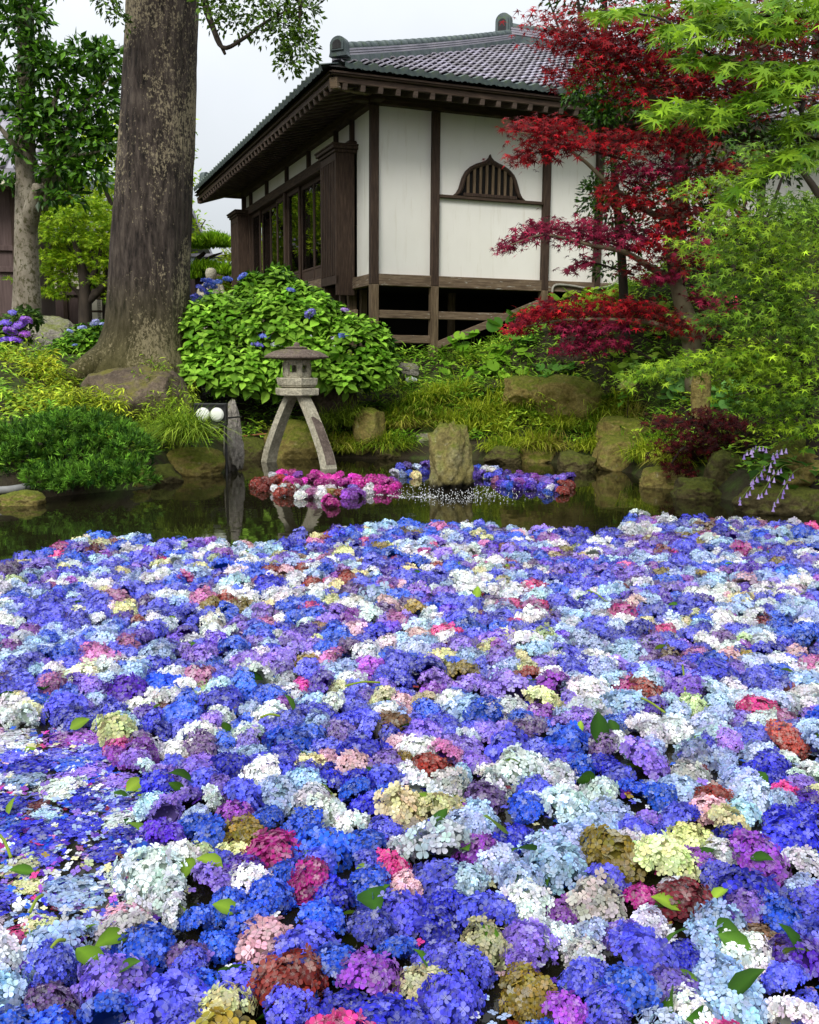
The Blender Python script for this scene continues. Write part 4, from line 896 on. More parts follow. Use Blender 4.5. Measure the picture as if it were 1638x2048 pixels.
limbs(red, 'limb', [(rel(red, [at(1352, 560, YR), at(1310, 540, YR - .2), at(1250, 505, YR - .4), at(1180, 490, YR - .5), at(1090, 470, YR - .6), at(1020, 490, YR - .7)]), [.06, .05, .035, .025, .014, .006]),
                    (rel(red, [at(1345, 440, YR), at(1290, 420, YR), at(1220, 370, YR - .2), at(1160, 315, YR - .3), at(1090, 275, YR - .4), at(1040, 265, YR - .5)]), [.05, .042, .032, .022, .013, .006]),
                    (rel(red, [at(1365, 270, YR), at(1310, 200, YR), at(1230, 110, YR), at(1140, 70, YR - .2), at(1085, 50, YR - .2)]), [.05, .04, .03, .018, .006]),
                    (rel(red, [at(1390, 690, YR), at(1320, 650, YR - .3), at(1240, 640, YR - .4), at(1130, 640, YR - .5), at(1040, 655, YR - .5)]), [.05, .038, .026, .016, .006]),
                    (rel(red, [at(1375, 220, YR), at(1420, 150, YR - .2), at(1490, 110, YR - .3), at(1600, 60, YR - .3)]), [.04, .035, .025, .008]),
                    (rel(red, [at(1355, 520, YR), at(1400, 470, YR + .2), at(1440, 380, YR + .2), at(1450, 280, YR)]), [.05, .04, .03, .01]),
                    (rel(red, [at(1392, 710, YR), at(1420, 620, YR + .4), at(1412, 520, YR + .4), at(1425, 420, YR + .5)]), [.07, .055, .045, .02])], 'mbark')
mb = MB(); twg = MB()
for a in ((1075, 40, 1330, 62, 40, 620, RA, RB), (1090, 85, 1300, 95, 30, 420, RA, RB), (1120, 60, 1400, 140, 44, 700, RA, RB), (1105, 155, 1310, 120, 32, 480, RA, RB), (1220, 190, 1420, 150, 36, 420, DA, RB),
          (1310, 110, 1540, 140, 60, 760, DA, DB), (1360, 30, 1638, 30, 50, 600, DA, DB), (1380, 185, 1540, 170, 26, 260, DA, DB), (1250, 30, 1420, 40, 40, 360, RA, RB),
          (1018, 248, 1155, 250, 18, 300, RA, RB), (1030, 316, 1150, 285, 22, 300, RA, RB), (1050, 280, 1130, 270, 26, 160, RA, RB), (1150, 285, 1270, 272, 24, 260, RA, RB), (1220, 295, 1400, 280, 34, 460, DA, RB), (1240, 345, 1370, 330, 26, 300, PA, PB), (1290, 265, 1430, 245, 24, 220, DA, DB),
          (1000, 498, 1095, 446, 16, 260, PA, PB), (1080, 455, 1200, 470, 30, 360, PA, PB), (1180, 465, 1300, 470, 34, 360, PA, PB), (1135, 540, 1185, 515, 12, 70, PA, PB), (1290, 500, 1370, 440, 26, 220, DA, RB), (1210, 410, 1300, 400, 14, 90, DA, RB),
          (1022, 660, 1110, 605, 16, 300, PA, RB), (1080, 625, 1310, 615, 32, 700, RA, RB), (1110, 655, 1250, 650, 20, 320, PA, PB), (1120, 695, 1245, 682, 18, 240, PA, PB), (1280, 630, 1420, 660, 26, 260, DA, DB), (1290, 562, 1365, 545, 12, 110, PA, PB), (1340, 510, 1410, 480, 22, 140, DA, PB), (1390, 585, 1460, 610, 24, 180, DA, PB), (1200, 385, 1240, 350, 14, 70, RA, RB), (1230, 385, 1400, 370, 26, 160, DA, RB), (1300, 420, 1480, 430, 34, 200, DA, DB), (1250, 540, 1420, 520, 26, 150, DA, DB), (1330, 235, 1500, 215, 30, 240, DA, DB), (1450, 90, 1638, 110, 44, 320, DA, DB), (1480, 185, 1638, 195, 30, 220, DA, DB), (1390, 340, 1540, 320, 30, 160, DA, DB), (1500, 60, 1638, 40, 40, 260, DA, RB)):
    twg.add(*tube([at(a[0] * .75 + a[2] * .25, a[1] * .75 + a[3] * .25, YR - .35), at((a[0] + a[2]) / 2, (a[1] + a[3]) / 2 + 4, YR - .3), at(a[2], a[3] + 10, YR - .2), at(a[2] * .55 + 1370 * .45, a[3] + 35, YR)], [.004, .008, .012, .018], 5, 3))
    for q_ in range(5):
        u_ = rng.random(); p0 = at(a[0] + (a[2] - a[0]) * u_, a[1] + (a[3] - a[1]) * u_ + 3, YR - .3); twg.add(*tube([p0, p0 + [rng.normal(-.05, .06), rng.normal(0, .2), rng.normal(.02, .03)], p0 + [rng.normal(-.1, .08), rng.normal(0, .35), rng.normal(.0, .04)]], [.006, .004, .002], 4, 2))
    spray(mb, *a[:4], a[4] * 1.3, YR - .3, int(a[5] * 1.25), T_M5 if a[5] > 200 else T_M7, .092, a[6], a[7], .55)
finish(mb, 'crown', 'leaf', red); finish(twg, 'twigs', 'bark3', red)
lowr = at(1400, 900, 11.6); lowr[2] = float(ground(lowr[0], lowr[1]))
lr = tree_root('dwarf_maple', 'low dark red maple shrub hanging over the right shore', lowr, 'shrub')
limbs(lr, 'stem', [(rel(lr, [lowr, at(1410, 850, 11.5), at(1350, 845, 11.3)]), [.03, .022, .008]), (rel(lr, [lowr, at(1370, 895, 11.3), at(1340, 930, 11.2)]), [.03, .018, .006])], 'bark3')
mb = MB()
for a in ((1310, 842, 1480, 850, 26, 420), (1330, 890, 1440, 895, 30, 360), (1335, 930, 1390, 950, 24, 170), (1390, 820, 1500, 850, 20, 200), (1370, 870, 1480, 875, 20, 200)):
    spray(mb, *a[:5], 11.4, a[5], T_M5, .075, G_(40, 12, 12), G_(98, 26, 28), .35)
finish(mb, 'crown', 'leaf', lr)
# --- green maple at mid distance
YG = 9.6; base = at(1640, 900, YG); base[2] = float(ground(base[0], base[1])) - .05
gm = tree_root('green_maple_tree', 'green maple with slender dark branches on the right bank', base)
limbs(gm, 'trunk', [(rel(gm, [base, at(1625, 800, YG), at(1600, 690, YG), at(1575, 590, YG), at(1545, 520, YG), at(1505, 460, YG), at(1450, 400, YG)]), [.10, .07, .035, .028, .022, .015, .006])], 'bark3', 10)
limbs(gm, 'limb', [(rel(gm, [at(1625, 800, YG), at(1690, 640, YG), at(1680, 480, YG), at(1610, 350, YG), at(1540, 300, YG)]), [.07, .06, .05, .03, .01]), (rel(gm, [at(1605, 710, YG), at(1520, 700, YG - .2), at(1400, 730, YG - .3), at(1310, 745, YG - .3)]), [.03, .022, .014, .005]),
                   (rel(gm, [at(1585, 620, YG), at(1520, 600, YG), at(1440, 610, YG)]), [.02, .014, .005]), (rel(gm, [at(1620, 780, YG), at(1560, 770, YG - .3), at(1470, 790, YG - .4)]), [.03, .02, .006]), (rel(gm, [at(1630, 840, YG), at(1590, 860, YG - .3), at(1560, 850, YG - .4)]), [.04, .02, .006])], 'bark3')
mb = MB(); ga, gb = G_(64, 100, 12), G_(146, 176, 38); da, db = G_(44, 76, 12), G_(118, 152, 36)
for a in ((1350, 385, 1500, 345, 26, 150, ga, gb), (1345, 480, 1430, 520, 22, 90, ga, gb), (1430, 440, 1600, 470, 44, 560, ga, gb), (1440, 500, 1638, 560, 48, 700, ga, gb), (1405, 560, 1600, 590, 40, 560, da, db), (1400, 630, 1638, 660, 44, 700, da, db), (1560, 600, 1650, 640, 40, 300, da, db), (1500, 700, 1650, 700, 30, 340, ga, gb),
          (1290, 745, 1500, 705, 32, 620, ga, gb), (1380, 720, 1560, 730, 30, 480, ga, gb), (1450, 770, 1650, 745, 44, 640, ga, gb), (1480, 810, 1650, 800, 40, 520, da, db), (1540, 850, 1650, 860, 34, 280, ga, gb), (1520, 400, 1650, 420, 40, 380, da, db), (1480, 300, 1650, 330, 40, 300, da, db), (1230, 760, 1340, 730, 24, 160, ga, gb), (1550, 500, 1680, 480, 40, 260, ga, gb)):
    spray(mb, *a[:5], YG - .15, int(a[5] * 1.05), T_M5, .07, a[6], a[7], .6, amt=.36)
finish(mb, 'crown', 'leaf', gm)
# --- overhanging near branch of a green maple, its trunk on the right bank
YN = 5.2; base = np.array([5.9, 6.2, 0.]); base[2] = float(ground(5.9, 6.2)) - .05
nm = tree_root('overhanging_maple_tree', 'bright green maple with big star leaves overhanging the pond from the right', base)
limbs(nm, 'trunk', [(rel(nm, [base, (5.7, 6.1, 1.4), (5.2, 5.9, 2.6), (4.6, 5.7, 3.6), (4.2, 5.6, 4.6)]), [.16, .13, .10, .07, .02])], 'mbark', 12)
tw = [([(5.2, 5.9, 2.6), at(1700, 160, YN), at(1560, 150, YN), at(1420, 110, YN), at(1330, 40, YN), at(1200, 20, YN)], [.05, .02, .014, .009, .006, .003]),
      ([(5.2, 5.9, 2.6), at(1720, 260, YN), at(1600, 200, YN), at(1500, 215, YN), at(1400, 220, YN), at(1310, 235, YN)], [.045, .018, .012, .009, .006, .003]),
      ([(5.5, 6.0, 2.0), at(1740, 330, YN), at(1620, 300, YN), at(1530, 350, YN), at(1455, 390, YN)], [.04, .014, .01, .006, .003]),
      ([(4.6, 5.7, 3.6), at(1720, 20, YN), at(1560, 30, YN), at(1440, 30, YN)], [.04, .018, .01, .003])]
limbs(nm, 'twig', [(rel(nm, p_), r_) for p_, r_ in tw], 'bark3', 6)
na, nb = G_(70, 110, 14), G_(144, 178, 42)
segs = ((1185, 30, 1330, 12, 14, 26), (1320, 70, 1500, 45, 30, 70), (1440, 30, 1600, 60, 26, 60), (1360, 115, 1638, 150, 24, 80), (1290, 230, 1420, 208, 20, 60), (1410, 245, 1560, 175, 20, 66), (1520, 195, 1640, 130, 26, 60), (1440, 405, 1530, 345, 14, 40), (1520, 330, 1650, 295, 22, 60), (1560, 255, 1650, 230, 20, 40), (1540, 10, 1680, 20, 24, 50), (1380, 5, 1500, 10, 16, 40))
spray_P = []; mb = MB()
for a in segs: spray(mb, *a[:5], YN, int(a[5] * 2.6), T_M7, .078, na, nb, .45, .35, .32)
# the biggest star leaves are leaves of their own
lm = rawmesh('leaf', T_M7[0], [T_M7[1]], M['leaf_obj'], np.ones((len(T_M7[0]), 3)))
for a in segs:
    for k in range(max(4, int(a[5] * .28))):
        u = rng.random(); p_ = at(a[0] + (a[2] - a[0]) * u + rng.normal(0, 8), a[1] + (a[3] - a[1]) * u + rng.normal(0, a[4] * .5), YN - .15 + rng.normal(0, .1))
        D = unit(np.array([rng.normal(-.5, .6), rng.normal(-.3, .5), rng.normal(-.45, .3)])); Nn = unit(np.array([0, -.55, 1.]) + .4 * rnd(1)[0])
        Rm = frames(D[None], Nn[None])[0] * (.088 * rng.uniform(.7, 1.25)); o = link('leaf', lm, nm)
        o.matrix_local = Matrix([[*Rm[i_], p_[i_] - nm.location[i_]] for i_ in range(3)] + [[0, 0, 0, 1]])
        o.color = (*tint2(na, nb, 1, .15)[0], 1)
finish(mb, 'foliage', 'leaf', nm)
# --- dark leafy thicket between the maples and the veranda
base = gpt(1430, 700); tk = tree_root('evergreen_thicket', 'dark leafy evergreen thicket between the maples and the veranda', base, 'shrub')
limbs(tk, 'stem', [(rel(tk, [base, base + [dx * .5, 0, 1.2], base + [dx, .1, 2.6]]), [.05, .04, .015]) for dx in (-.6, -.1, .4, .9)], 'bark3', 7)
mb = MB()
for x, y, rx, ry, n_ in ((1340, 230, 60, 60, 620), (1420, 260, 60, 70, 700), (1500, 240, 60, 60, 560), (1380, 360, 60, 60, 620), (1460, 370, 60, 70, 640), (1550, 330, 60, 70, 560), (1330, 470, 30, 50, 240), (1400, 450, 50, 50, 420), (1500, 460, 50, 40, 300), (1610, 250, 40, 70, 320), (1450, 170, 70, 50, 480), (1540, 130, 70, 60, 420), (1460, 560, 50, 30, 240)):
    blob(mb, at(x, y, 15.1), (rx * 15 / FPX, .5, ry * 15 / FPX), n_, T_SM, .1, G_(14, 30, 8), G_(62, 92, 22), .1, .45)
finish(mb, 'foliage', 'gloss_leaf', tk)
# --- dark glossy evergreen by the eaves
YE = 15.4; base = at(1255, 640, YE); base[2] = float(ground(base[0], base[1])) - .05
ev = tree_root('camellia_tree', 'slim glossy dark green evergreen growing up past the eaves', base)
limbs(ev, 'trunk', [(rel(ev, [base, at(1245, 540, YE), at(1235, 420, YE), at(1225, 300, YE), at(1220, 180, YE)]), [.08, .07, .06, .045, .02])], 'bark3', 8)
limbs(ev, 'limb', [(rel(ev, [at(1235, 420, YE), at(1205, 400, YE), at(1190, 470, YE - .2)]), [.04, .025, .008]), (rel(ev, [at(1225, 300, YE), at(1280, 220, YE), at(1320, 160, YE)]), [.04, .03, .01]), (rel(ev, [at(1225, 280, YE), at(1180, 220, YE), at(1150, 180, YE)]), [.035, .02, .008])], 'bark3')
mb = MB(); ca, cb = G_(16, 46, 8), G_(84, 134, 24)
for x, y, rx, ry, n_ in ((1190, 170, 50, 44, 620), (1150, 195, 24, 20, 130), (1230, 210, 60, 50, 800), (1200, 240, 40, 30, 400), (1290, 190, 55, 60, 700), (1340, 150, 50, 60, 500), (1200, 120, 40, 24, 260), (1190, 400, 34, 46, 420), (1225, 430, 40, 44, 420), (1180, 470, 20, 40, 160), (1260, 480, 40, 50, 440), (1300, 400, 50, 50, 420), (1240, 330, 34, 40, 260), (1220, 545, 40, 20, 120), (1150, 170, 14, 40, 70)):
    c = at(x, y, YE - .2); blob(mb, c, (rx * YE / FPX, .45, ry * YE / FPX), int(n_ * 1.2), T_SM, .085, ca, cb, .15, .45)
finish(mb, 'crown', 'gloss_leaf', ev)

# ------------------------------------------------------------------ shrubs and bank planting
def rosette_bush(tips, axes, size, ca, cb, per=6, amt=.2):
    n_ = len(tips); P = []; D = []; Nn = []; S_ = []; C = []
    for p_, ax in zip(tips, axes):
        e1 = unit(np.cross(ax, rnd(1)[0])); e2 = np.cross(ax, e1); a0 = rng.random() * 6.28
        cc = tint2(ca, cb, 1, amt)[0]
        for k in range(per):
            ring = k // 2; a_ = a0 + (k % 2) * math.pi + ring * math.pi / 2 + rng.normal(0, .15)
            el = -.15 + .32 * ring + rng.normal(0, .12); rd = math.cos(a_) * e1 + math.sin(a_) * e2
            D.append(rd * math.cos(el) + ax * math.sin(el)); Nn.append(ax * math.cos(el) - rd * math.sin(el)); P.append(p_ - ax * (.05 * (2 - ring)))
            S_.append(size * (1.05 - .22 * ring) * rng.uniform(.8, 1.15)); C.append(cc * (1 + .18 * ring) * math.exp(rng.normal(0, .1)))
    return np.array(P), np.array(D), np.array(Nn), np.array(S_), np.clip(np.array(C), 0, .95)
def shell_tips(blobs, Y, dep, dens):
    tips = []; axes = []; Cn = [at(x, y, Y + dy) for x, y, rx, ry, dy in blobs]; Rn = [np.array([rx * Y / FPX, dep, ry * Y / FPX]) for x, y, rx, ry, dy in blobs]
    for c, r_, b_ in zip(Cn, Rn, blobs):
        m_ = int(dens * r_[0] * r_[2]); d = rnd(m_); d[:, 1] = np.where(d[:, 1] > .5, -d[:, 1], d[:, 1]); d[:, 2] = np.where(d[:, 2] < -.5, -d[:, 2], d[:, 2])
        q = c + d * r_ * rng.uniform(.82, 1.04, (m_, 1))
        keep = np.ones(m_, bool)
        for c2, r2 in zip(Cn, Rn):
            if c2 is not c: keep &= (((q - c2) / r2) ** 2).sum(1) > .8
        tips.append(q[keep]); axes.append(unit(d[keep] / r_ * r_.mean() * .7 + np.array([0, -.1, .8])))
    return np.concatenate(tips), np.concatenate(axes)
# flower head shape, used for bush and pond alike
def head_mesh(name, nfl, seed, detail=1, flat=.8, rag=.07, core=True, zmin=-.35):
    g_ = np.random.default_rng(seed); i_ = np.arange(nfl) + .5
    zc = 1 - i_ / nfl * (1 - zmin); ph = i_ * 2.399963 + g_.normal(0, .12, nfl); rr = np.sqrt(1 - zc ** 2)
    Nn = np.stack([rr * np.cos(ph), rr * np.sin(ph), zc], -1); lump = 1 + rag * g_.normal(0, 1, nfl) + .11 * np.sin(3 * ph + seed) * rr + .07 * np.sin(2 * ph + 2.3 * seed)
    P = Nn * lump[:, None] * np.array([1, 1, flat]); Nn = unit(Nn + .42 * g_.normal(size=(nfl, 3)))
    e1 = unit(np.cross(Nn, g_.normal(size=(nfl, 3)))); e2 = np.cross(Nn, e1); s_ = 2.4 / math.sqrt(nfl) * g_.uniform(.8, 1.3, nfl)
    if detail == 2: O_ = np.array([(.04, 0, 0), (.35, .30, .02), (.68, .43, .10), (.96, .22, .10), (1.0, 0, .04), (.96, -.22, .10), (.68, -.43, .10), (.35, -.30, .02)])
    elif detail == 1: O_ = np.array([(0, 0, 0), (.5, .40, .06), (.95, .22, .08), (.95, -.22, .08), (.5, -.40, .06)])
    else: O_ = np.array([(0, 0, 0), (.68, .46, .06), (1, 0, .03), (.68, -.46, .06)])
    V = []; C = []; k_ = len(O_)
    tn = np.clip(np.exp(g_.normal(0, .22, (nfl, 1))) * np.exp(g_.normal(0, .07, (nfl, 3))), .45, 1.6)
    pale = np.clip(g_.normal(.0, .11, nfl) + .09 * np.sin(2.1 * ph + seed), 0, .6)
    for q in range(4):
        a_ = q * math.pi / 2; c_, d_ = math.cos(a_), math.sin(a_); cup = g_.uniform(-.5, 2.2, nfl)[:, None]
        px_ = O_[:, 0] * c_ - O_[:, 1] * d_; py_ = O_[:, 0] * d_ + O_[:, 1] * c_
        W = P[:, None] + s_[:, None, None] * (px_[None, :, None] * e1[:, None] + py_[None, :, None] * e2[:, None] + (O_[:, 2][None] * cup)[..., None] * Nn[:, None])
        V.append(W.reshape(-1, 3)); ct = np.repeat((tn * np.exp(g_.normal(0, .06, (nfl, 1))))[:, None], k_, 1)
        ct = ct * (np.interp(O_[:, 0], [0, .3, .8, 1], [1.1, .88, .95, 1.25])[None, :, None]); C.append(np.concatenate([ct, (1 - np.clip(pale[:, None] + np.interp(O_[:, 0], [0, .35, 1], [.35, .04, .0])[None], 0, .8))[..., None]], -1).reshape(-1, 4))
    V = np.concatenate(V); C = np.concatenate(C); Fc = np.arange(len(V)).reshape(-1, k_)
    return V, Fc, C
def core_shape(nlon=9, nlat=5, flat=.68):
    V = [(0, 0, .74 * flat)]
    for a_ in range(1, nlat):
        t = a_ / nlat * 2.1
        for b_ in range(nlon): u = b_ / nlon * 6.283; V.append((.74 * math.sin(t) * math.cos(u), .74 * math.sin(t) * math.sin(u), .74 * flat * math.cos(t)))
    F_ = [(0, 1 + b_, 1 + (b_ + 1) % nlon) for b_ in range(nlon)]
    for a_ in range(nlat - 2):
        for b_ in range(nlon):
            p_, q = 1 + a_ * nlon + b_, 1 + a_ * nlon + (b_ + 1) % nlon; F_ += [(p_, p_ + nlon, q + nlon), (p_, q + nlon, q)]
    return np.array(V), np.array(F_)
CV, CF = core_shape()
# --- hydrangea bush
YH = 15.5
hb = [(475, 640, 95, 72, 0), (540, 585, 66, 34, .3), (430, 690, 80, 78, -.2), (560, 660, 115, 80, -.2), (620, 640, 80, 55, 0), (690, 690, 84, 58, -.2), (480, 745, 100, 62, -.45), (620, 730, 90, 60, -.5), (745, 735, 50, 44, -.2), (700, 745, 60, 40, -.5), (400, 740, 50, 40, -.5)]
base = at(560, 760, 15.6); base[2] = float(ground(base[0], base[1]))
bush = tree_root('hydrangea_bush', 'big round hydrangea bush with broad green leaves before the hall', base, 'shrub')
hb = [(x + rng.normal(0, 6), y + rng.normal(0, 6), rx, ry, dy) for x, y, rx, ry, dy in hb] + [(560, 556, 26, 18, .2), (600, 590, 30, 22, .1), (370, 650, 26, 24, 0), (760, 690, 24, 30, 0), (510, 570, 24, 20, .2), (660, 632, 30, 22, 0)]
tips, axes = shell_tips(hb, YH, .75, 400)
P, D, Nn, S_, C = rosette_bush(tips, axes, .19, G_(78, 122, 24), G_(142, 182, 62), amt=.22)
for k in range(26):
    b_ = hb[k % len(hb)]; q = at(b_[0] + rng.normal(0, 20), b_[1], YH); q2 = base + np.array([rng.normal(0, .4), rng.normal(0, .2), 0])
    mb = MB(); mb.add(*tube(rel(bush, [q2, (q2 + q) / 2 + [0, 0, .1], q]), [.016, .012, .006], 5)); mb.build('stem', M['bark3'], bush, True)
lo = rawmesh('leaf', T_OV[0], [T_OV[1]], M['leaf_obj'], np.ones((len(T_OV[0]), 3)))
order = np.argsort(P[:, 1] - .6 * (Nn @ np.array([0, -1, .6]))); pick = set(order[:300].tolist())
for k in order[:300]:
    Rm = frames(D[k][None], Nn[k][None])[0] * S_[k]; o = link('leaf', lo, bush)
    o.matrix_local = Matrix([[*Rm[i_], P[k][i_] - base[i_]] for i_ in range(3)] + [[0, 0, 0, 1]]); o.color = (*C[k], 1)
rs_ = np.array([k for k in range(len(P)) if k not in pick]); mb = MB(); scatter(mb, T_OV, P[rs_], D[rs_], Nn[rs_], S_[rs_], C[rs_])
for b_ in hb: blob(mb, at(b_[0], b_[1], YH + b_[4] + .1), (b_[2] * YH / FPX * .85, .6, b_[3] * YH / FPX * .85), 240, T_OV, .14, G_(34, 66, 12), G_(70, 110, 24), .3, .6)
finish(mb, 'foliage', 'leaf', bush)
hV, hF, hC = head_mesh('flower', 60, 5, 0, .5); fm = rawmesh('flower_cluster', hV, [hF], M['petal'], hC)
def cluster(root, x, y, Y, s_, col, name='flower_cluster'):
    p_ = at(x, y, Y); o = link(name, fm, root); o.location = [p_[i_] - root.location[i_] for i_ in range(3)]; o.scale = (s_, s_, s_ * .8); o.rotation_euler = (rng.normal(.3, .2), rng.normal(0, .2), rng.random() * 6); o.color = (*s2l(*col), 1)
for x, y, s_, c_ in ((515, 690, .08, (90, 80, 210)), (528, 673, .08, (80, 100, 215)), (552, 688, .07, (170, 180, 190)), (620, 627, .085, (120, 110, 215)), (688, 670, .08, (60, 100, 200)), (690, 620, .06, (150, 110, 190)), (485, 552, .07, (50, 90, 215)), (582, 580, .06, (70, 90, 200)), (402, 690, .04, (130, 150, 220))):
    cluster(bush, x, y, YH - .85, s_, c_)
for x, y, s_ in ((395, 598, .11), (405, 580, .11), (420, 572, .1), (416, 562, .09), (433, 565, .09), (400, 612, .09), (420, 588, .06), (455, 558, .07)): cluster(bush, x, y, 15.7, s_, random.choice([(40, 85, 210), (55, 110, 220), (80, 90, 220)]))
# --- small hydrangeas by the boulder at the left
def small_hydrangea(label, blobs, Y, flowers, ca, cb):
    b_ = at(blobs[0][0], blobs[0][1] + 40, Y); b_[2] = float(ground(b_[0], b_[1])); q = tree_root('hydrangea_bush', label, b_, 'shrub')
    t_, a_ = shell_tips(blobs, Y, .5, 520); mb = MB(); scatter(mb, T_OV, *rosette_bush(t_, a_, .13, ca, cb)[:4], rosette_bush(t_, a_, .13, ca, cb)[4])
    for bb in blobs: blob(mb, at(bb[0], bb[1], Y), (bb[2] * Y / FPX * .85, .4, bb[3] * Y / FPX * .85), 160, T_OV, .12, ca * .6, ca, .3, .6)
    finish(mb, 'foliage', 'leaf', q)
    limbs(q, 'stem', [(np.array([(dx, 0, -.1), (dx * 2, 0, .25), (dx * 3, -.05, .45)]), [.012, .01, .005]) for dx in (-.12, -.04, .05, .13)], 'bark3', 5)
    for x, y, s_, c_ in flowers: cluster(q, x, y, Y - .5, s_, c_)
small_hydrangea('small hydrangea with pale blue flowers left of the great trunk', [(170, 690, 44, 40, 0), (205, 670, 24, 26, .1), (135, 700, 30, 22, 0)], 16.2, [(165, 655, .06, (150, 160, 225)), (190, 645, .07, (170, 175, 230)), (205, 648, .05, (150, 160, 220)), (140, 662, .05, (160, 170, 230)), (150, 690, .04, (110, 130, 220))], G_(64, 110, 20), G_(130, 172, 50))
small_hydrangea('violet flowering hydrangea under the pale mottled tree', [(25, 665, 40, 36, 0), (55, 640, 26, 22, 0), (10, 700, 30, 22, 0)], 15.9, [(20, 662, .1, (150, 70, 220)), (38, 650, .1, (130, 60, 210)), (10, 680, .1, (110, 60, 220)), (52, 640, .09, (160, 80, 215)), (30, 680, .1, (140, 60, 225)), (12, 645, .08, (120, 80, 225)), (50, 668, .08, (170, 60, 210)), (25, 625, .06, (110, 100, 220))], G_(60, 90, 30), G_(110, 140, 50))
# --- juniper, tufts of fine sprays
YJ = 10.7; base = at(150, 1000, YJ); base[2] = float(ground(base[0], base[1])) - .05
ju = tree_root('juniper_shrub', 'spreading dark green juniper hanging over the water', base, 'shrub')
jb = [(150, 850, 100, 34, .2), (215, 870, 62, 36, .1), (90, 885, 80, 40, 0), (40, 925, 60, 44, -.1), (165, 905, 80, 34, 0), (200, 950, 40, 36, -.4), (262, 900, 48, 40, -.1), (262, 950, 50, 36, -.35), (110, 955, 60, 34, -.35), (20, 880, 50, 40, .1), (150, 960, 36, 34, -.5)]
limbs(ju, 'branch', [(rel(ju, [base, (base + at(b_[0], b_[1], YJ)) / 2 + [0, 0, .12], at(b_[0], b_[1], YJ + b_[4])]), [.04, .028, .01]) for b_ in jb], 'bark3', 6)
mb = MB()
for b_ in jb:
    c = at(b_[0], b_[1], YJ + b_[4]); r_ = np.array([b_[2] * YJ / FPX, .42, b_[3] * YJ / FPX]); m_ = int(2600 * r_[0] * r_[2]) + 40
    d = rnd(m_); d[:, 2] = np.where(d[:, 2] < -.45, -d[:, 2], d[:, 2]); d[:, 1] = np.where(d[:, 1] > .6, -d[:, 1], d[:, 1])
    tp = c + d * r_ * rng.uniform(.7, 1.08, (m_, 1)); ax = unit(d * .8 + np.array([0, -.15, .45]) + .4 * rnd(m_)); cc = tint2(G_(30, 68, 20), G_(112, 158, 50), m_, .34)
    K = 16; ax_ = np.repeat(ax, K, 0); D = unit(ax_ + .75 * rnd(m_ * K)); P = np.repeat(tp, K, 0) - ax_ * rng.uniform(0, .07, (m_ * K, 1))
    scatter(mb, T_LA, P, D, rnd(m_ * K), .062 * rng.uniform(.6, 1.3, m_ * K), np.repeat(cc, K, 0) * np.exp(rng.normal(0, .15, (m_ * K, 1))))
finish(mb, 'foliage', 'leaf', ju)
# --- dwarf bamboo: stems with lance leaves
def bamboo(label, pxbox, Y, n_, size, ca, cb, name='dwarf_bamboo', hgt=.45):
    x0, y0, x1, y1 = pxbox; b_ = at((x0 + x1) / 2, y1, Y); b_[2] = float(ground(b_[0], b_[1])); q = tree_root(name, label, b_, 'bamboo')
    mb = MB(); st_ = MB()
    for k in range(n_):
        x = rng.uniform(x0, x1); u = rng.random(); y = y0 + (y1 - y0) * u; Yk = Y + .5 - 1.0 * u + rng.normal(0, .1); tip = at(x, y, Yk)
        foot = tip + np.array([rng.normal(0, .08), rng.normal(.08, .08), -hgt * rng.uniform(.7, 1.1)])
        st_.add(*tube([foot, (foot + tip) / 2 + rng.normal(0, .02, 3), tip], [.004, .003, .002], 4, 2), np.array(G_(120, 130, 50)))
        m_ = 9; a_ = rng.random(m_) * 6.28; ts = rng.uniform(.45, 1.0, m_)[:, None]; P = foot + (tip - foot) * ts
        D = unit(np.stack([np.cos(a_), np.sin(a_) - .25, rng.normal(-.12, .25, m_)], -1)); cc = tint2(ca, cb, 1, .18)
        scatter(mb, T_LA, P, D, unit(np.array([0, 0, 1.]) + .35 * rnd(m_)), size * rng.uniform(.7, 1.25, m_), np.clip(cc * np.exp(rng.normal(0, .18, (m_, 1))), 0, .95))
    finish(st_, 'stems', 'leaf', q); finish(mb, 'foliage', 'leaf', q); return q
ya, yb = G_(104, 132, 18), G_(196, 206, 56)
bamboo('yellow green dwarf bamboo patch left of the brown boulder', (-20, 770, 200, 860), 12.2, 330, .15, ya, yb)
bamboo('dwarf bamboo spilling in front of the brown boulder', (120, 765, 245, 880), 12.0, 190, .14, ya, yb)
bamboo('bright yellow bamboo tuft by the small grey boulder', (10, 690, 118, 740), 14.2, 110, .16, G_(140, 160, 20), G_(222, 224, 60))
bamboo('dwarf bamboo patch under the violet hydrangea', (-20, 735, 150, 800), 13.4, 190, .14, ya, yb)
bamboo('feathery light green bamboo clump right of the brown boulder', (275, 752, 392, 850), 12.9, 170, .10, G_(104, 140, 22), G_(182, 206, 60), hgt=.6)
bamboo('short leafy shoots at the foot of the great trunk', (262, 706, 335, 745), 13.7, 16, .1, G_(104, 140, 22), G_(182, 206, 60), hgt=.3)
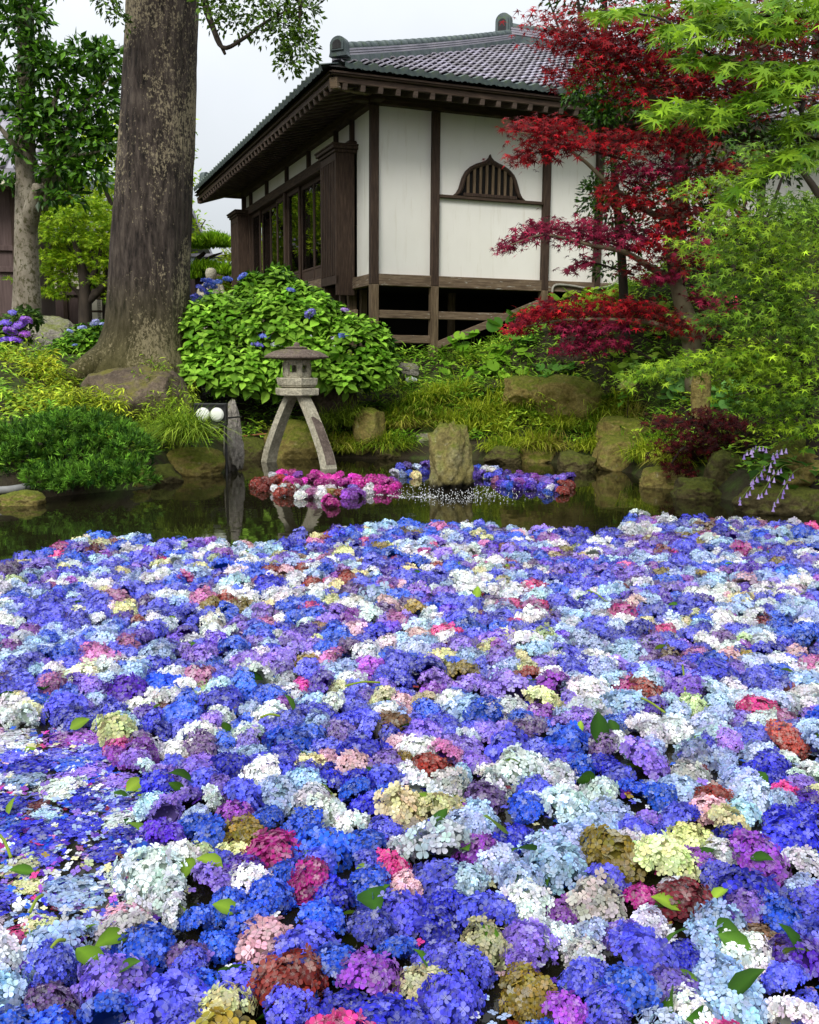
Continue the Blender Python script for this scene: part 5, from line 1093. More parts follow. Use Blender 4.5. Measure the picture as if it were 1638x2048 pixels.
# --- grasses
def grass(label, x, y, Y, n_, length, spread, ca, cb, wd=.006, name='grass_clump', group=None, down=.9, ground_z=None):
    c = at(x, y, Y); q = tree_root(name, label, c, 'grass', group)
    b_ = c + np.stack([rng.normal(0, spread, n_), rng.normal(0, spread * .7, n_), rng.normal(0, .02, n_)], -1)
    az = rng.random(n_) * 6.283; az = np.where(rng.random(n_) < .45, rng.normal(-1.57, .7, n_), az); ln = length * rng.uniform(.6, 1.15, n_)
    mb = MB(); blades(mb, b_, az, ln, ln * rng.uniform(.35, 1.35, n_) * down, wd * rng.uniform(.7, 1.3, n_), tint2(ca, cb, n_, .22)); finish(mb, 'blades', 'leaf', q); return q
grass('fountain grass drooping in long blades to the water', 372, 874, 11.95, 520, .6, .12, G_(70, 104, 14), G_(170, 196, 62), .005, 'fountain_grass', down=1.05)
grass('fountain grass mound left of the long drooping tuft', 345, 868, 12.5, 260, .5, .10, G_(70, 104, 14), G_(160, 190, 60), .005, 'fountain_grass', down=1.0)
LAND = [(560, 'behind the stone lantern'), (690, 'right of the lantern by the slanted brown rock'), (790, 'beside the upright rounded mossy rock'), (930, 'behind the tall pond rock'), (1010, 'left of the low flat-topped rock'), (1110, 'below the low flat-topped rock'), (1200, 'below the big lichen rock'), (1290, 'over the pair of yellow mossy rocks'), (1370, 'beside the low dark red maple'), (1700, 'under the hosta')]
def where_x(x): return next(t for lim, t in LAND if x < lim)
for k in range(96):
    if k < 56: x = rng.uniform(640, 1380); y = 905 - 12 * rng.random() + (max(0, x - 1180) * .18) - 45 * (rng.random() < .5)
    else: x = rng.uniform(780, 1330); y = rng.uniform(775, 880)
    if 850 < x < 945 and y > 880: continue
    p_ = gpt(x, y); tone = ('yellow green', G_(124, 146, 18), G_(206, 216, 72)) if rng.random() < .5 else (('deep green', G_(72, 108, 14), G_(150, 182, 50)) if rng.random() < .75 else ('straw tipped', G_(110, 110, 30), G_(196, 186, 92)))
    X_, Y_, _ = px(p_); big_ = rng.uniform(.32, .52)
    grass('%s %s grass clump %s' % ('tall' if big_ > .42 else 'short', tone[0], where_x(x)), X_, Y_, p_[1], 150, big_, .10, tone[1], tone[2], .0055, group='grass clumps along the bank')
for x, y in ((660, 845), (640, 860), (690, 850), (705, 835)): grass('straw tipped grass tuft against the slanted brown rock', x, y, 14.75, 120, .42, .09, G_(70, 96, 14), G_(160, 184, 60), .0055, group='grass tufts at the slanted rock')
# --- fern and leafy cover over the bank (nobody could count it)
mb = MB(); n_ = 70000
X = rng.uniform(-6.5, 7.5, n_); Yv = rng.uniform(9.2, 18.5, n_); d = pond_sd(X, Yv); keep = (d > .18) & (rng.random(n_) < np.where(X > -2.6, 1, .55))
hl_ = np.stack([(X - HC[0]) * HX[0] + (Yv - HC[1]) * HX[1], (X - HC[0]) * HY[0] + (Yv - HC[1]) * HY[1]], -1); keep &= ~((hl_[:, 0] > -.1) & (hl_[:, 1] > .2))
pn_ = np.array([noise.noise(Vector((a * .9, b * .9, 3))) for a, b in zip(X, Yv)]); keep &= (pn_ > -.5)
X, Yv, pn_ = X[keep], Yv[keep], pn_[keep]; m_ = len(X); gz = ground(X, Yv); hgt = rng.random(m_) ** 1.3 * (.10 + .34 * np.clip(pn_ + .35, 0, 1))
P = np.stack([X, Yv, gz + hgt], -1); a_ = rng.random(m_) * 6.28
D = unit(np.stack([np.cos(a_), np.sin(a_) - .3, rng.normal(.0, .35, m_)], -1)); sel = rng.random(m_) < .5
C = tint2(G_(84, 128, 22), G_(184, 214, 70), m_, .28) * np.where(pn_[:, None] > .1, np.array([1.15, 1.05, .9]), np.array([.8, .95, .9]))
scatter(mb, T_SM, P[sel], D[sel], unit(np.array([0, -.2, 1.]) + .4 * rnd(sel.sum())), .085 * rng.uniform(.6, 1.3, sel.sum()), C[sel])
sel = ~sel; scatter(mb, T_LA, P[sel], unit(D[sel] + np.array([0, -.1, .35])), unit(np.array([0, -.2, 1.]) + .4 * rnd(sel.sum())), .15 * rng.uniform(.6, 1.3, sel.sum()), C[sel])
tag(mb.build('ground_cover', M['leaf']), 'low mixed green leaves covering the pond bank', 'ground cover', kind='stuff')
def fern(x, y, lab):
    c = gpt(x, y); q = tree_root('fern', 'feathery green fern ' + lab, c, 'fern', 'ferns on the bank')
    for k in range(9):
        az = -1.57 + rng.normal(0, 1.1); L_ = rng.uniform(.3, .5); mb = MB(); ts = np.linspace(.08, 1, 20); h = np.array([math.cos(az), math.sin(az), 0])
        mid = h * (L_ * ts[:, None]) + np.array([0, 0, 1.]) * (L_ * (.75 * ts - .8 * ts ** 2))[:, None]; tg = unit(np.gradient(mid, axis=0)); sd_ = np.array([-math.sin(az), math.cos(az), 0])
        cc = tint2(G_(54, 96, 16), G_(120, 162, 40), 1, .15)
        for s_ in (-1, 1): scatter(mb, T_LA, mid, unit(s_ * sd_ + .45 * tg), np.tile(unit(np.cross(sd_, h) * 1.0 + np.array([0, 0, .3])), (20, 1)) * [1, 1, 1], L_ * .3 * np.sin(np.pi * (ts * .9 + .1)) + .012, np.repeat(cc, 20, 0))
        mb.add(*tube(mid[::4], .003, 4, 2), cc[0]); mb.build('frond', M['leaf'], q)
for x, y, lab in ((1015, 815, 'left of the low flat-topped rock'), (1065, 835, 'under the low flat-topped rock'), (930, 800, 'between pond rock and hall post'), (985, 785, 'below the round leaved butterbur'), (865, 800, 'under the white flower on the bank'), (1420, 905, 'beside the low dark red maple'), (1215, 800, 'right of the big lichen rock'), (760, 815, 'above the upright rounded mossy rock')): fern(x, y, lab)
# --- butterbur: round leaves on stalks, each leaf a piece
rv = [(0, 0, -.03)]; nr = 16
for rr_, z_ in ((.55, 0.0), (1.0, .05)):
    for k in range(nr):
        a_ = math.pi * .5 + .16 + (2 * math.pi - .32) * k / (nr - 1); rv.append((rr_ * math.cos(a_), rr_ * math.sin(a_) - .15, z_ + .04 * math.sin(3 * a_) * rr_))
rf_ = [(0, 1 + k, 2 + k) for k in range(nr - 1)]
rq = [(1 + k, 1 + nr + k, 2 + nr + k, 2 + k) for k in range(nr - 1)]
rnd_leaf = rawmesh('leaf', np.array(rv), [np.array(rf_), np.array(rq)], M['leaf_obj'], np.ones((len(rv), 3)), smooth=True)
def butterbur(label, areas, n_, size, ca, cb, lift=(.08, .30)):
    pts = []
    for k in range(n_):
        x0, y0, x1, y1 = areas[k % len(areas)]; x, y = rng.uniform(x0, x1), rng.uniform(y0, y1); lf = rng.uniform(*lift); g_ = gpt(x, y, lf); pts.append((g_, lf))
    b_ = np.mean([p_ for p_, _ in pts], 0); b_[2] = float(ground(b_[0], b_[1])); q = tree_root('butterbur_plant', label, b_, 'plant')
    for p_, lf in pts:
        o = link('leaf', rnd_leaf, q); o.location = p_ - b_; k = size * rng.uniform(.6, 1.1); o.scale = (k, k, k); o.rotation_euler = (rng.normal(.5, .28), rng.normal(0, .3), rng.normal(0, .9)); o.color = (*tint2(ca, cb, 1, .15)[0], 1)
        f = np.array([p_[0] + rng.normal(0, .03), p_[1] + .04, p_[2] - lf - .03])
        mb = MB(); mb.add(*tube(rel(q, [f, (f + p_) / 2 + [.01, 0, 0], p_]), .005, 5, 2), G_(110, 140, 40)); mb.build('stalk', M['leaf'], q)
ba, bb = G_(86, 136, 20), G_(150, 192, 56)
butterbur('butterbur with round leaves in front of the hall posts', [(875, 690, 1010, 750), (900, 665, 960, 720), (980, 690, 1060, 745)], 70, .11, ba, bb)
butterbur('butterbur climbing beside the diagonal brace', [(985, 640, 1060, 690), (1020, 612, 1085, 650)], 34, .13, G_(66, 116, 24), G_(110, 160, 50))
butterbur('yellow green butterbur at the hall wall under the conduit', [(1095, 570, 1260, 615)], 36, .13, G_(112, 158, 26), G_(182, 208, 60))
butterbur('broad pale butterbur around the leaning upright stone', [(1320, 755, 1385, 800), (1420, 765, 1490, 820)], 26, .13, G_(62, 116, 40), G_(116, 166, 84))
butterbur('small round leaved plant under the reddish rock', [(1070, 725, 1150, 770)], 30, .085, G_(64, 118, 36), G_(112, 160, 60))
butterbur('leafy round plants behind the slim maple trunks', [(1260, 600, 1400, 680), (1220, 690, 1330, 745)], 50, .10, G_(86, 130, 24), G_(160, 190, 60))
# --- single cream hydrangea flower on the bank, white bloom by the hall
def lone(label, x, y, Y, s_, col):
    c = at(x, y, Y); q = tree_root('hydrangea_plant', label, [c[0], c[1], float(ground(c[0], c[1]))], 'plant'); cluster(q, x, y, Y, s_, col)
    h = c[2] - q.location[2]; limbs(q, 'stem', [(np.array([(0, .03, -.02), (.01, .02, h * .5), (0, 0, h)]), [.008, .007, .005])], 'bark3', 5)
    mb = MB(); P, D, Nn, S_, C = rosette_bush(np.array([c - [0, 0, .06], c - [.1, 0, .16]]), np.array([[0, -.3, 1.], [-.3, -.3, 1.]]), .12, G_(58, 104, 16), G_(122, 168, 44)); scatter(mb, T_OV, P, D, unit(Nn), S_, C); finish(mb, 'leaves', 'leaf', q, None)
lone('hydrangea with one cream yellow flower on the right bank', 1257, 768, 14.2, .12, (225, 215, 130)); lone('hydrangea with one small white flower below the hall post', 822, 760, 16.0, .08, (225, 232, 225))
# --- hosta with lilac bells
hs = at(1560, 930, 9.6); q = tree_root('hosta_plant', 'hosta with lilac bell flowers leaning over the right shore', [hs[0], hs[1], max(.05, float(ground(hs[0], hs[1])))], 'plant')
mb = MB(); n_ = 46; a_ = rng.random(n_) * 6.28; P = hs + np.stack([rng.normal(.05, .18, n_), rng.normal(0, .12, n_), rng.normal(-.02, .08, n_)], -1)
scatter(mb, T_OV, P, unit(np.stack([np.cos(a_), np.sin(a_) - .4, rng.normal(-.05, .3, n_)], -1)), unit(np.array([0, -.3, 1.]) + .3 * rnd(n_)), .17 * rng.uniform(.7, 1.2, n_), tint2(G_(40, 78, 20), G_(96, 138, 48), n_)); finish(mb, 'leaves', 'leaf', q, None)
for tipx, tipy, fx, fy in ((1500, 965, 1590, 930), (1520, 990, 1600, 930), (1545, 1015, 1620, 930), (1490, 905, 1560, 935), (1545, 910, 1600, 935), (1480, 1000, 1570, 940)):
    A_, B_ = at(fx, fy, 9.5), at(tipx, tipy, 9.0); mb = MB(); pth = smoothpath([A_, (A_ + B_) / 2 + [0, 0, .12], B_], 8); mb.add(*tube(rel(q, pth[::4]), .004, 5), G_(110, 130, 60)); stk = mb.build('flower_stalk', M['leaf'], q, True)
    for k in range(9):
        p_ = pth[-1 - k] + rng.normal(0, .012, 3); V, g = lathe([(.002, 0), (.006, -.015), (.010, -.032), (.017, -.046)], 6); V = V + p_ - np.array(q.location)
        mb = MB(); mb.add(V, [g[0]], s2l(*random.choice([(176, 150, 216), (150, 124, 200), (200, 180, 230)]))); mb.build('bell_flower', M['leaf'], stk, True).matrix_parent_inverse = Matrix.Identity(4)

# ------------------------------------------------------------------ the floating flowers
PAL = [  # name, sRGB, weight
    ('periwinkle blue', (98, 100, 226), 20), ('vivid blue', (44, 102, 226), 12), ('royal blue', (52, 54, 206), 10), ('pale blue', (184, 206, 244), 19), ('white', (232, 235, 240), 20),
    ('lavender', (150, 118, 220), 10), ('violet', (100, 52, 190), 5), ('orchid purple', (160, 80, 196), 4), ('magenta', (186, 40, 146), 1.2), ('hot pink', (232, 72, 156), 1.3),
    ('cream yellow', (232, 228, 172), 6), ('blush pink', (240, 196, 206), 2.6), ('mauve pink', (198, 122, 178), 2.2), ('rust red', (158, 56, 44), 1.2), ('olive and rust', (160, 138, 50), 2.0), ('deep crimson', (120, 18, 48), .8), ('faded brown', (138, 104, 74), 1.4), ('dusty purple', (118, 84, 150), 3.0), ('pale green', (196, 210, 160), 1.6), ('bright pink', (226, 52, 186), .3)]
PW = np.array([p_[2] for p_ in PAL]); PW = PW / PW.sum(); PC = np.array([s2l(*p_[1]) for p_ in PAL])
def hcol(i_):
    c = PC[i_] ** 1.15 * .82 * np.exp(rng.normal(0, .2)) * np.exp(rng.normal(0, .055, 3)); return np.clip(c, .004, .8)
EDGE = [atz(x, y, .10)[:2] for x, y in ((-420, 1150), (-60, 1118), (40, 1108), (90, 1098), (165, 1062), (230, 1060), (300, 1068), (390, 1065), (480, 1076), (560, 1072), (640, 1056), (720, 1042), (800, 1036), (880, 1040), (960, 1032), (1060, 1048), (1160, 1052), (1235, 1050), (1262, 1022), (1340, 1028), (1430, 1026), (1500, 1030), (1600, 1040), (1660, 1060), (1900, 1075), (2100, 1080))]
EDGE = np.array(EDGE)
def far_edge(x): return np.interp(x, EDGE[:, 0], EDGE[:, 1])
SUNK = np.array([atz(x, y, .02)[:2] for x, y in ((-700, 1440), (-60, 1450), (200, 1470), (285, 1590), (290, 1780), (215, 1890), (-60, 1930), (-700, 1900))])
def in_sunk(X, Y):
    X = np.asarray(X, float); Y = np.asarray(Y, float); ins = np.zeros(X.shape, bool)
    for i_ in range(len(SUNK)):
        ax, ay = SUNK[i_]; bx, by = SUNK[(i_ + 1) % len(SUNK)]; ins ^= ((ay > Y) != (by > Y)) & (X < (bx - ax) * (Y - ay) / (by - ay + 1e-12) + ax)
    return ins
cand = rng.uniform([-4.6, 1.15], [5.0, 9.2], (60000, 2))
cell = {}; heads = []
for x, y in cand:
    if y > far_edge(x) - .04 or abs(x) > .52 * y + .75 or pond_sd(x, y) > -.12: continue
    sunk = bool(in_sunk(x, y))
    if sunk and rng.random() < .5: continue
    r_ = .066 * math.exp(rng.normal(0, .25)); r_ = min(max(r_, .04), .1)
    ci, cj = int(x / .2 + 50), int(y / .2); ok = True
    for a in (-1, 0, 1):
        for b in (-1, 0, 1):
            for (hx, hy, hr) in cell.get((ci + a, cj + b), ()):
                if (hx - x) ** 2 + (hy - y) ** 2 < (.68 * (hr + r_)) ** 2: ok = False; break
            if not ok: break
        if not ok: break
    if not ok: continue
    cell.setdefault((ci, cj), []).append((x, y, r_)); heads.append((x, y, r_, sunk))
heads = np.array(heads, float); nh = len(heads)
hci = rng.choice(len(PAL), nh, p=PW)
for k in range(nh):                               # neighbours often match, as heads of one bush were thrown in together
    if rng.random() < .3 and k: 
        dd_ = np.hypot(heads[:k, 0] - heads[k, 0], heads[:k, 1] - heads[k, 1]); jn = int(np.argmin(dd_)); hci[k] = hci[jn] if PW[hci[jn]] > .06 else hci[k]
hz = np.where(heads[:, 3] > 0, .0, .030 + rng.normal(0, .012, nh).clip(-.02, .03)); sc_ = heads[:, 2]
pixs = np.array([px((x, y, .05)) for x, y, _, _ in heads]); inview = (pixs[:, 0] > -40) & (pixs[:, 0] < 1678) & (pixs[:, 1] < 2110)
# some heads set to the colours seen in the photograph's front rows
special = [(540, 1718, 'magenta', 1.15), (1260, 1760, 'magenta', 1.05), (535, 1930, 'rust red', 1.25), (735, 1900, 'orchid purple', 1.3), (1390, 1700, 'orchid purple', 1.5), (815, 1975, 'cream yellow', 1.15), (975, 1885, 'cream yellow', 1.0), (890, 1620, 'cream yellow', 1.2), (865, 1510, 'rust red', 1.0), (800, 1515, 'olive and rust', 1.0), (720, 1525, 'blush pink', 1.15), (550, 1830, 'blush pink', 1.2), (410, 1945, 'vivid blue', 1.2), (830, 1870, 'vivid blue', 1.35), (1550, 1810, 'vivid blue', 1.25),
           (1430, 1570, 'rust red', 1.15), (1510, 1310, 'olive and rust', 1.0), (1565, 1365, 'rust red', 1.0), (600, 1310, 'olive and rust', 1.1), (795, 1385, 'blush pink', 1.0), (1570, 1430, 'mauve pink', 1.2), (1055, 1355, 'rust red', .9), (960, 1720, 'orchid purple', 1.35), (1130, 1790, 'orchid purple', 1.2), (450, 1195, 'rust red', 1.0), (1110, 1215, 'olive and rust', 1.0), (840, 1215, 'olive and rust', .9), (1550, 2010, 'white', 1.3), (440, 2030, 'cream yellow', 1.3), (1125, 1058, 'rust red', 1.0), (1125, 1990, 'orchid purple', 1.4), (1280, 1990, 'vivid blue', 1.35), (940, 1960, 'periwinkle blue', 1.3), (860, 1095, 'hot pink', .9), (1570, 1055, 'hot pink', 1.0), (965, 1050, 'hot pink', .9), (625, 1120, 'hot pink', .9), (900, 1275, 'hot pink', .9), (790, 1265, 'violet', 1.0), (185, 1060, 'vivid blue', 1.1), (1265, 1022, 'vivid blue', 1.1)]
pn_name = [p_[0] for p_ in PAL]; taken = set(); big_head = np.ones(nh)
for x, y, nm_, s_ in special:
    d2 = np.hypot(pixs[:, 0] - x, pixs[:, 1] - y); k = int(np.argmin(d2)); hci[k] = pn_name.index(nm_); big_head[k] = 1 + (s_ - 1) * .45; taken.add(k)
vis = np.where(inview)[0]; order = vis[np.argsort(-(sc_[vis] / pixs[vis, 2]))]; near = order[:195]; nearset = set(near.tolist())
HM = []; HMA = []
for k in range(9):
    V, Fc, C = head_mesh('h', (160, 200, 145, 220, 175, 135, 205, 185, 155)[k], 40 + k, 2, (.72, .62, .82, .7, .6, .76, .66, .78, .7)[k], .085)
    HMA.append((V, Fc, C)); n0 = len(V); mb_V = np.concatenate([V, CV]); Cc = np.concatenate([C, np.tile([.5, .56, .45, 1.], (len(CV), 1))])  # inner core tinted darker and greener, painting shade between the florets
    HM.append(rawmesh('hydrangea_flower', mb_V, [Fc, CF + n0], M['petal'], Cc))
desc = {'olive and rust': 'olive hydrangea head tinged with rust'}
def spin(k): return rng.normal(0, .45), rng.normal(0, .45), rng.random() * 6.28
def euler(rx, ry, rz_): return np.array(Matrix.Rotation(rz_, 3, 'Z') @ Matrix.Rotation(ry, 3, 'Y') @ Matrix.Rotation(rx, 3, 'X'))
for k in near:
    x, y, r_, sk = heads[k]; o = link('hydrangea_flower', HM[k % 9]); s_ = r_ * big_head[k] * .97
    o.location = (x, y, hz[k] + (s_ - r_) * .4); fl_ = .35 if sk else rng.uniform(.85, 1.1); o.scale = (s_, s_, s_ * fl_); e = spin(k); o.rotation_euler = (e[0] * .25, e[1] * .25, e[2]) if sk else e
    o.color = (*hcol(hci[k]), 1); nm_ = PAL[hci[k]][0]; d_ = desc.get(nm_, nm_ + ' hydrangea head')
    dn = np.hypot(heads[:, 0] - x, heads[:, 1] - y); nb_ = []
    for j in np.argsort(dn)[1:8]:
        c_ = PAL[hci[j]][0]
        if c_ not in nb_ and c_ != nm_: nb_.append(c_)
        if len(nb_) == 3: break
    tail = 'between %s' % (' and '.join([', '.join(nb_[:-1]), nb_[-1]]) if len(nb_) > 1 else nb_[0])
    tag(o, ('flattened sunken ' if sk else 'round ') + d_ + ' ' + tail + ' ones', 'flower', ('sunken ' if sk else 'floating ') + nm_ + ' hydrangea flowers')
# the rest of the carpet, too many to single out
LOW = [head_mesh('l', n_, 80 + k, 0, .68, .10) for k, n_ in enumerate((72, 84, 66, 78, 70, 88))]
MID = [head_mesh('m', n_, 90 + k, 0, .68, .10) for k, n_ in enumerate((105, 125, 95, 115))]
def add_head(mb, x, y, z, s_, fl_, col, src, e):
    V, Fc, C = src; R_ = euler(*e); mb.add((V * [1, 1, fl_]) @ R_.T * s_ + [x, y, z], [Fc]); f_ = C[:, 3:4]; mb.C[-1] = np.clip(C[:, :3] * col * f_ + (1 - f_) * np.array([.66, .68, .62]), 0, .95)
    mb.add((CV * [1, 1, fl_]) @ R_.T * s_ + [x, y, z], [CF], np.clip(col * np.array([.5, .56, .45]), 0, .95))  # core colour darkened for the shade among the petals
car = MB()
for k in range(nh):
    if k in nearset: continue
    x, y, r_, sk = heads[k]; e = spin(k)
    if sk: e = (e[0] * .25, e[1] * .25, e[2])
    src = HMA[k % 9] if y < 3.4 else (MID[k % 4] if (inview[k] and y < 5.2) else LOW[k % 6])
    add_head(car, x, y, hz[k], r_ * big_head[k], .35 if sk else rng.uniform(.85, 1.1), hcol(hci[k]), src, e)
# loose florets filling between heads, thickest where heads have sunk
n_ = 16000; X = rng.uniform(-4.6, 5, n_); Yv = rng.uniform(1.2, 9.2, n_); keep = (Yv < far_edge(X) - .1) & (np.abs(X) < .52 * Yv + .7); X, Yv = X[keep], Yv[keep]
n2 = 9000; X2 = rng.uniform(-2.4, -.3, n2); Y2 = rng.uniform(1.8, 4.2, n2); keep = in_sunk(X2, Y2) & (np.abs(X2) < .52 * Y2 + .7); X = np.concatenate([X, X2[keep]]); Yv = np.concatenate([Yv, Y2[keep]])
m_ = len(X); rr = .0135 * np.exp(rng.normal(0, .2, m_)); ph = rng.random(m_) * 6.28; cc = .82 * PC[rng.choice(len(PAL), m_, p=PW)] * np.exp(rng.normal(0, .2, (m_, 1))); zf = rng.uniform(.008, .04, m_)
sunkm = in_sunk(X, Yv); zf = np.where(sunkm, rng.uniform(.004, .016, m_), zf)
tlx, tly = rng.normal(0, .25, m_), rng.normal(0, .25, m_)
O_ = np.array([(0, 0), (.55, .42), (.95, .2), (.95, -.2), (.55, -.42)])
for q in range(4):
    a_ = ph + q * math.pi / 2; dx = (O_[None, :, 0] * np.cos(a_)[:, None] - O_[None, :, 1] * np.sin(a_)[:, None]) * rr[:, None]; dy = (O_[None, :, 0] * np.sin(a_)[:, None] + O_[None, :, 1] * np.cos(a_)[:, None]) * rr[:, None]
    V = np.stack([X[:, None] + dx, Yv[:, None] + dy, np.maximum(zf[:, None] + dx * tlx[:, None] + dy * tly[:, None], .003)], -1).reshape(-1, 3)
    car.add(V, [np.arange(len(V)).reshape(-1, 5)]); car.C[-1] = np.clip(np.repeat(cc, 5, 0), 0, .95)
tag(car.build('hydrangea_carpet', M['petal']), 'dense carpet of mixed blue, white and purple hydrangea heads covering the pond', 'flowers', kind='stuff')
# loose leaves and stems lying on the carpet
leafm = []
for k in range(4):
    V, F_ = tmpl_ovate((.30, .34, .27, .32)[k]); V = V.copy(); V[:, 2] += (-.25 + .12 * k) * (V[:, 1] - .4) ** 2; leafm.append(rawmesh('loose_leaf', V, [F_], M['leaf_obj'], np.array([[1.5, 1.4, 1.3]] * 4 + [[.8, .82, .8]] * 6), smooth=True))
def carpet_top(x, y):
    d_ = np.hypot(heads[:, 0] - x, heads[:, 1] - y); k = int(np.argmin(d_)); rk = sc_[k] * big_head[k]; return hz[k] + .72 * rk * math.sqrt(max(.05, 1 - (d_[k] / (rk * 1.3)) ** 2))
LP = [(1015, 1640, 1.5, 0), (1075, 1670, 1.3, 1), (1095, 1735, 1.1, 1), (1190, 1550, 1.3, 1), (1455, 1975, 1.4, 1), (1400, 1925, 1.2, 0), (390, 1545, 1.3, 1), (255, 1605, 1.2, 0), (240, 1790, 1.3, 1), (375, 1690, 1.1, 0), (735, 1750, 1.5, 1), (660, 1735, 1.2, 0), (1310, 1755, 1.2, 1), (870, 1660, 1.3, 1), (590, 1395, 1.1, 1), (85, 1355, 1.2, 1), (35, 1370, 1.2, 1), (600, 1245, 1.0, 0), (490, 1340, 1.1, 1), (640, 1570, 1.2, 0), (1195, 1465, 1.6, 1), (1250, 1325, 1.0, 0), (1540, 1755, 1.1, 0), (1330, 1880, 1.0, 1), (200, 1910, 1.2, 0), (630, 1540, 1.1, 0), (450, 1440, 1.0, 1), (590, 1690, 1.1, 0), (1610, 1900, 1.2, 1), (1420, 1830, 1.1, 1)]
for k in range(125):
    LP.append((rng.uniform(0, 1638), 1075 + 930 * rng.random() ** 1.5, rng.uniform(.75, 1.15), int(rng.random() < .5)))
for x, y, s_, dk in LP:
    p_ = atz(x, y, .1); 
    if p_[1] > far_edge(p_[0]) - .1 or pond_sd(p_[0], p_[1]) > -.1: continue
    o = link('loose_leaf', leafm[int(rng.integers(4))]); o.location = (p_[0], p_[1], carpet_top(p_[0], p_[1]) - .012); k_ = .078 * s_; o.scale = (k_, k_, k_)
    o.rotation_euler = (rng.normal(.25, .4), rng.normal(0, .5), rng.random() * 6.28)
    dn = np.argsort(np.hypot(heads[:, 0] - p_[0], heads[:, 1] - p_[1])); c1, c2 = PAL[hci[dn[0]]][0], next(PAL[hci[j]][0] for j in dn[1:] if hci[j] != hci[dn[0]])
    o.color = (*(tint2(G_(34, 72, 16), G_(74, 116, 30), 1, .12)[0] if dk else tint2(G_(86, 122, 26), G_(140, 170, 56), 1, .12)[0]), 1)
    tag(o, '%s green leaf lying loose on a %s hydrangea beside a %s one' % ('dark' if dk else 'light', c1, c2), 'leaf', 'loose leaves on the flowers')
for x0, y0, x1, y1 in ((0, 1670, 22, 1715), (100, 1900, 130, 1880), (60, 1825, 85, 1790), (1175, 1180, 1215, 1205), (1365, 1330, 1370, 1380), (520, 1435, 560, 1432), (690, 1372, 760, 1365), (1265, 1390, 1330, 1425)):
    A_, B_ = atz(x0, y0, .09), atz(x1, y1, .09); mb = MB(); mb.add(*tube([A_, (A_ + B_) / 2 + [0, 0, .01], B_], .0045, 6), G_(140, 160, 60)); tag(mb.build('flower_stem', M['leaf'], None, True), 'thin cut green stem lying between the floating flowers', 'stem', 'loose stems among the flowers')
# rafts of heads farther out on the pond
def raft(name_, where, spots):
    for k, (x, y, ci, s_) in enumerate(spots):
        p_ = atz(x, y, .07); i_ = pn_name.index(ci); o = link('hydrangea_flower', HM[int(rng.integers(9))]); r_ = .072 * s_ * rng.uniform(.9, 1.1); o.location = (p_[0], p_[1], .035); o.scale = (r_, r_, r_); o.rotation_euler = spin(k); o.color = (*hcol(i_), 1)
        tag(o, '%s floating %s' % (desc.get(ci, ci + ' hydrangea head'), where), 'flower', '%s heads %s' % (ci, where))
sp_ = []
for k in range(8): sp_.append((518 + rng.uniform(-8, 60), 962 + rng.uniform(-12, 14), 'rust red', 1.0))
for x in range(565, 795, 17):
    t = (x - 565) / 230
    for y in (946 + 10 * t, 956 + 6 * t): sp_.append((x + rng.normal(0, 5), y + rng.normal(0, 3), random.choice(['bright pink', 'bright pink', 'bright pink', 'magenta', 'orchid purple']), .95))
for x in (550, 568, 590, 612, 640, 660): sp_.append((x, 972 + rng.normal(0, 2), 'white', .85))
for x, c_ in ((560, 'rust red'), (580, 'rust red'), (600, 'white'), (622, 'mauve pink'), (642, 'white'), (660, 'olive and rust'), (680, 'rust red'), (695, 'orchid purple'), (715, 'orchid purple'), (738, 'white'), (705, 'orchid purple'), (758, 'bright pink'), (775, 'bright pink')): sp_.append((x, 983 - (x > 730) * 8 + rng.normal(0, 2), c_, 1.0))
sp_ += [(665, 1000, 'magenta', .9), (655, 992, 'bright pink', .8), (568, 948, 'royal blue', .6), (705, 968, 'lavender', .7), (545, 945, 'white', .7), (790, 968, 'bright pink', .8)]
raft('raft', 'on the pink flower raft before the lantern', sp_)
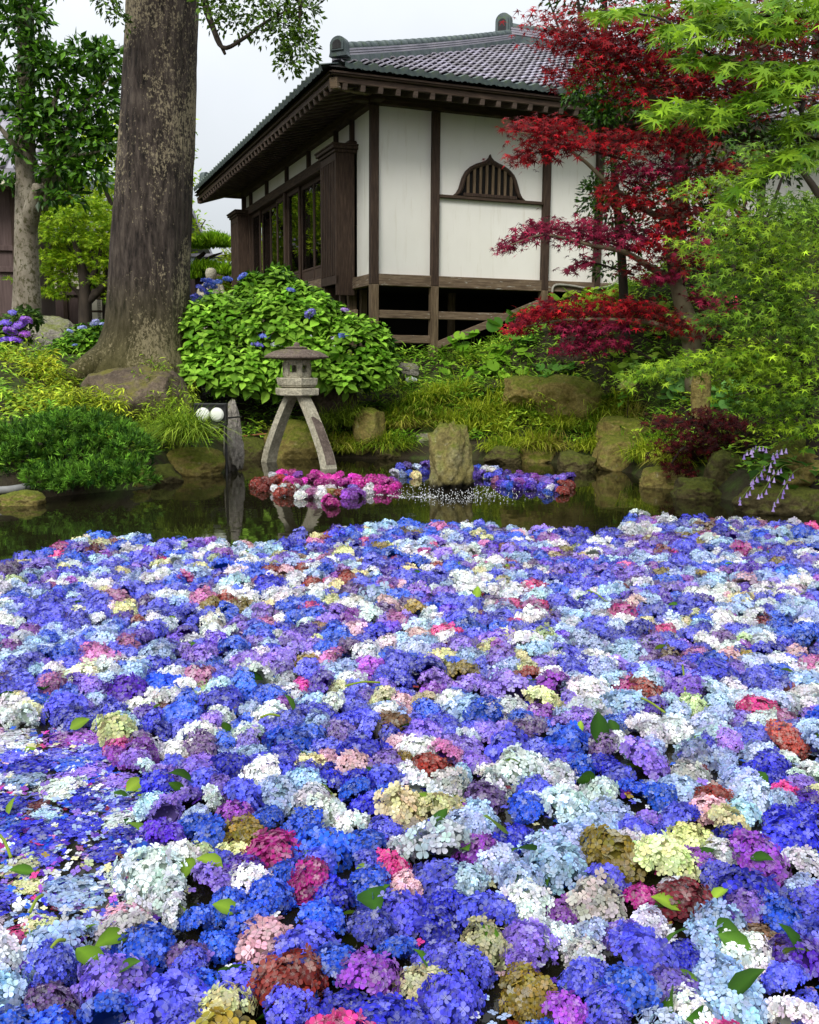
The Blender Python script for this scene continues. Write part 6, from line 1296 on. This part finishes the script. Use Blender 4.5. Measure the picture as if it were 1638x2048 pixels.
sp_ = [(790, 940, 'white', .9), (800, 930, 'periwinkle blue', .9), (815, 926, 'lavender', .9), (818, 942, 'vivid blue', .8), (832, 946, 'cream yellow', .9), (835, 930, 'pale blue', .9), (848, 938, 'royal blue', .9), (805, 944, 'pale blue', .8), (955, 932, 'vivid blue', .9), (970, 934, 'white', .9), (985, 938, 'white', .9), (960, 944, 'lavender', .9), (978, 947, 'periwinkle blue', .8), (945, 935, 'violet', .9), (850, 926, 'lavender', .9), (920, 928, 'periwinkle blue', .9), (900, 926, 'pale blue', .9), (875, 926, 'lavender', .9), (952, 947, 'violet', .8), (990, 934, 'pale blue', .8)]
raft('raft', 'around the back of the tall pond rock', sp_)
sp_ = []
for x in range(1000, 1150, 14):
    for y in (948, 958, 968): sp_.append((x + rng.normal(0, 4), y + (x - 1075) * .06 + rng.normal(0, 2), 'rust red' if x > 1115 and y > 950 else random.choice(['violet', 'lavender', 'periwinkle blue', 'lavender', 'violet', 'vivid blue', 'orchid purple']), .85))
sp_ += [(1100, 972, 'white', .9), (1095, 980, 'vivid blue', .7), (1125, 976, 'rust red', 1.0), (992, 955, 'mauve pink', .8)]
raft('raft', 'on the violet flower raft beside the tall pond rock', sp_)
# fountain spray round the pond rock: drops and rings of foam
c = atz(899, 985, 0); mb = MB(); V0, g0 = lathe([(.001, -1), (.8, -.5), (.8, .5), (.001, 1)], 5)
for k in range(420):
    a_ = rng.normal(-1.4, 1.1); r_ = rng.choice([.34, .5, .72]) * math.exp(rng.normal(0, .22)); s_ = rng.uniform(.0025, .0065); p_ = c + np.array([math.cos(a_) * r_, math.sin(a_) * r_ * 1.0, abs(rng.normal(0, .02 if r_ > .45 else .04))]); mb.add(V0 * s_ + p_, g0)
for k in range(200):
    t = rng.random(); q_ = atz(640 + 240 * t, 968 + 26 * math.sin(t * 1.9) , 0); mb.add(V0 * rng.uniform(.003, .006) * [1.6, 1.6, .5] + q_ + [rng.normal(0, .02), rng.normal(0, .05), .002], g0)
tag(mb.build('fountain_spray', M['drop']), 'white water drops splashing around the tall pond rock', 'water spray', kind='stuff')
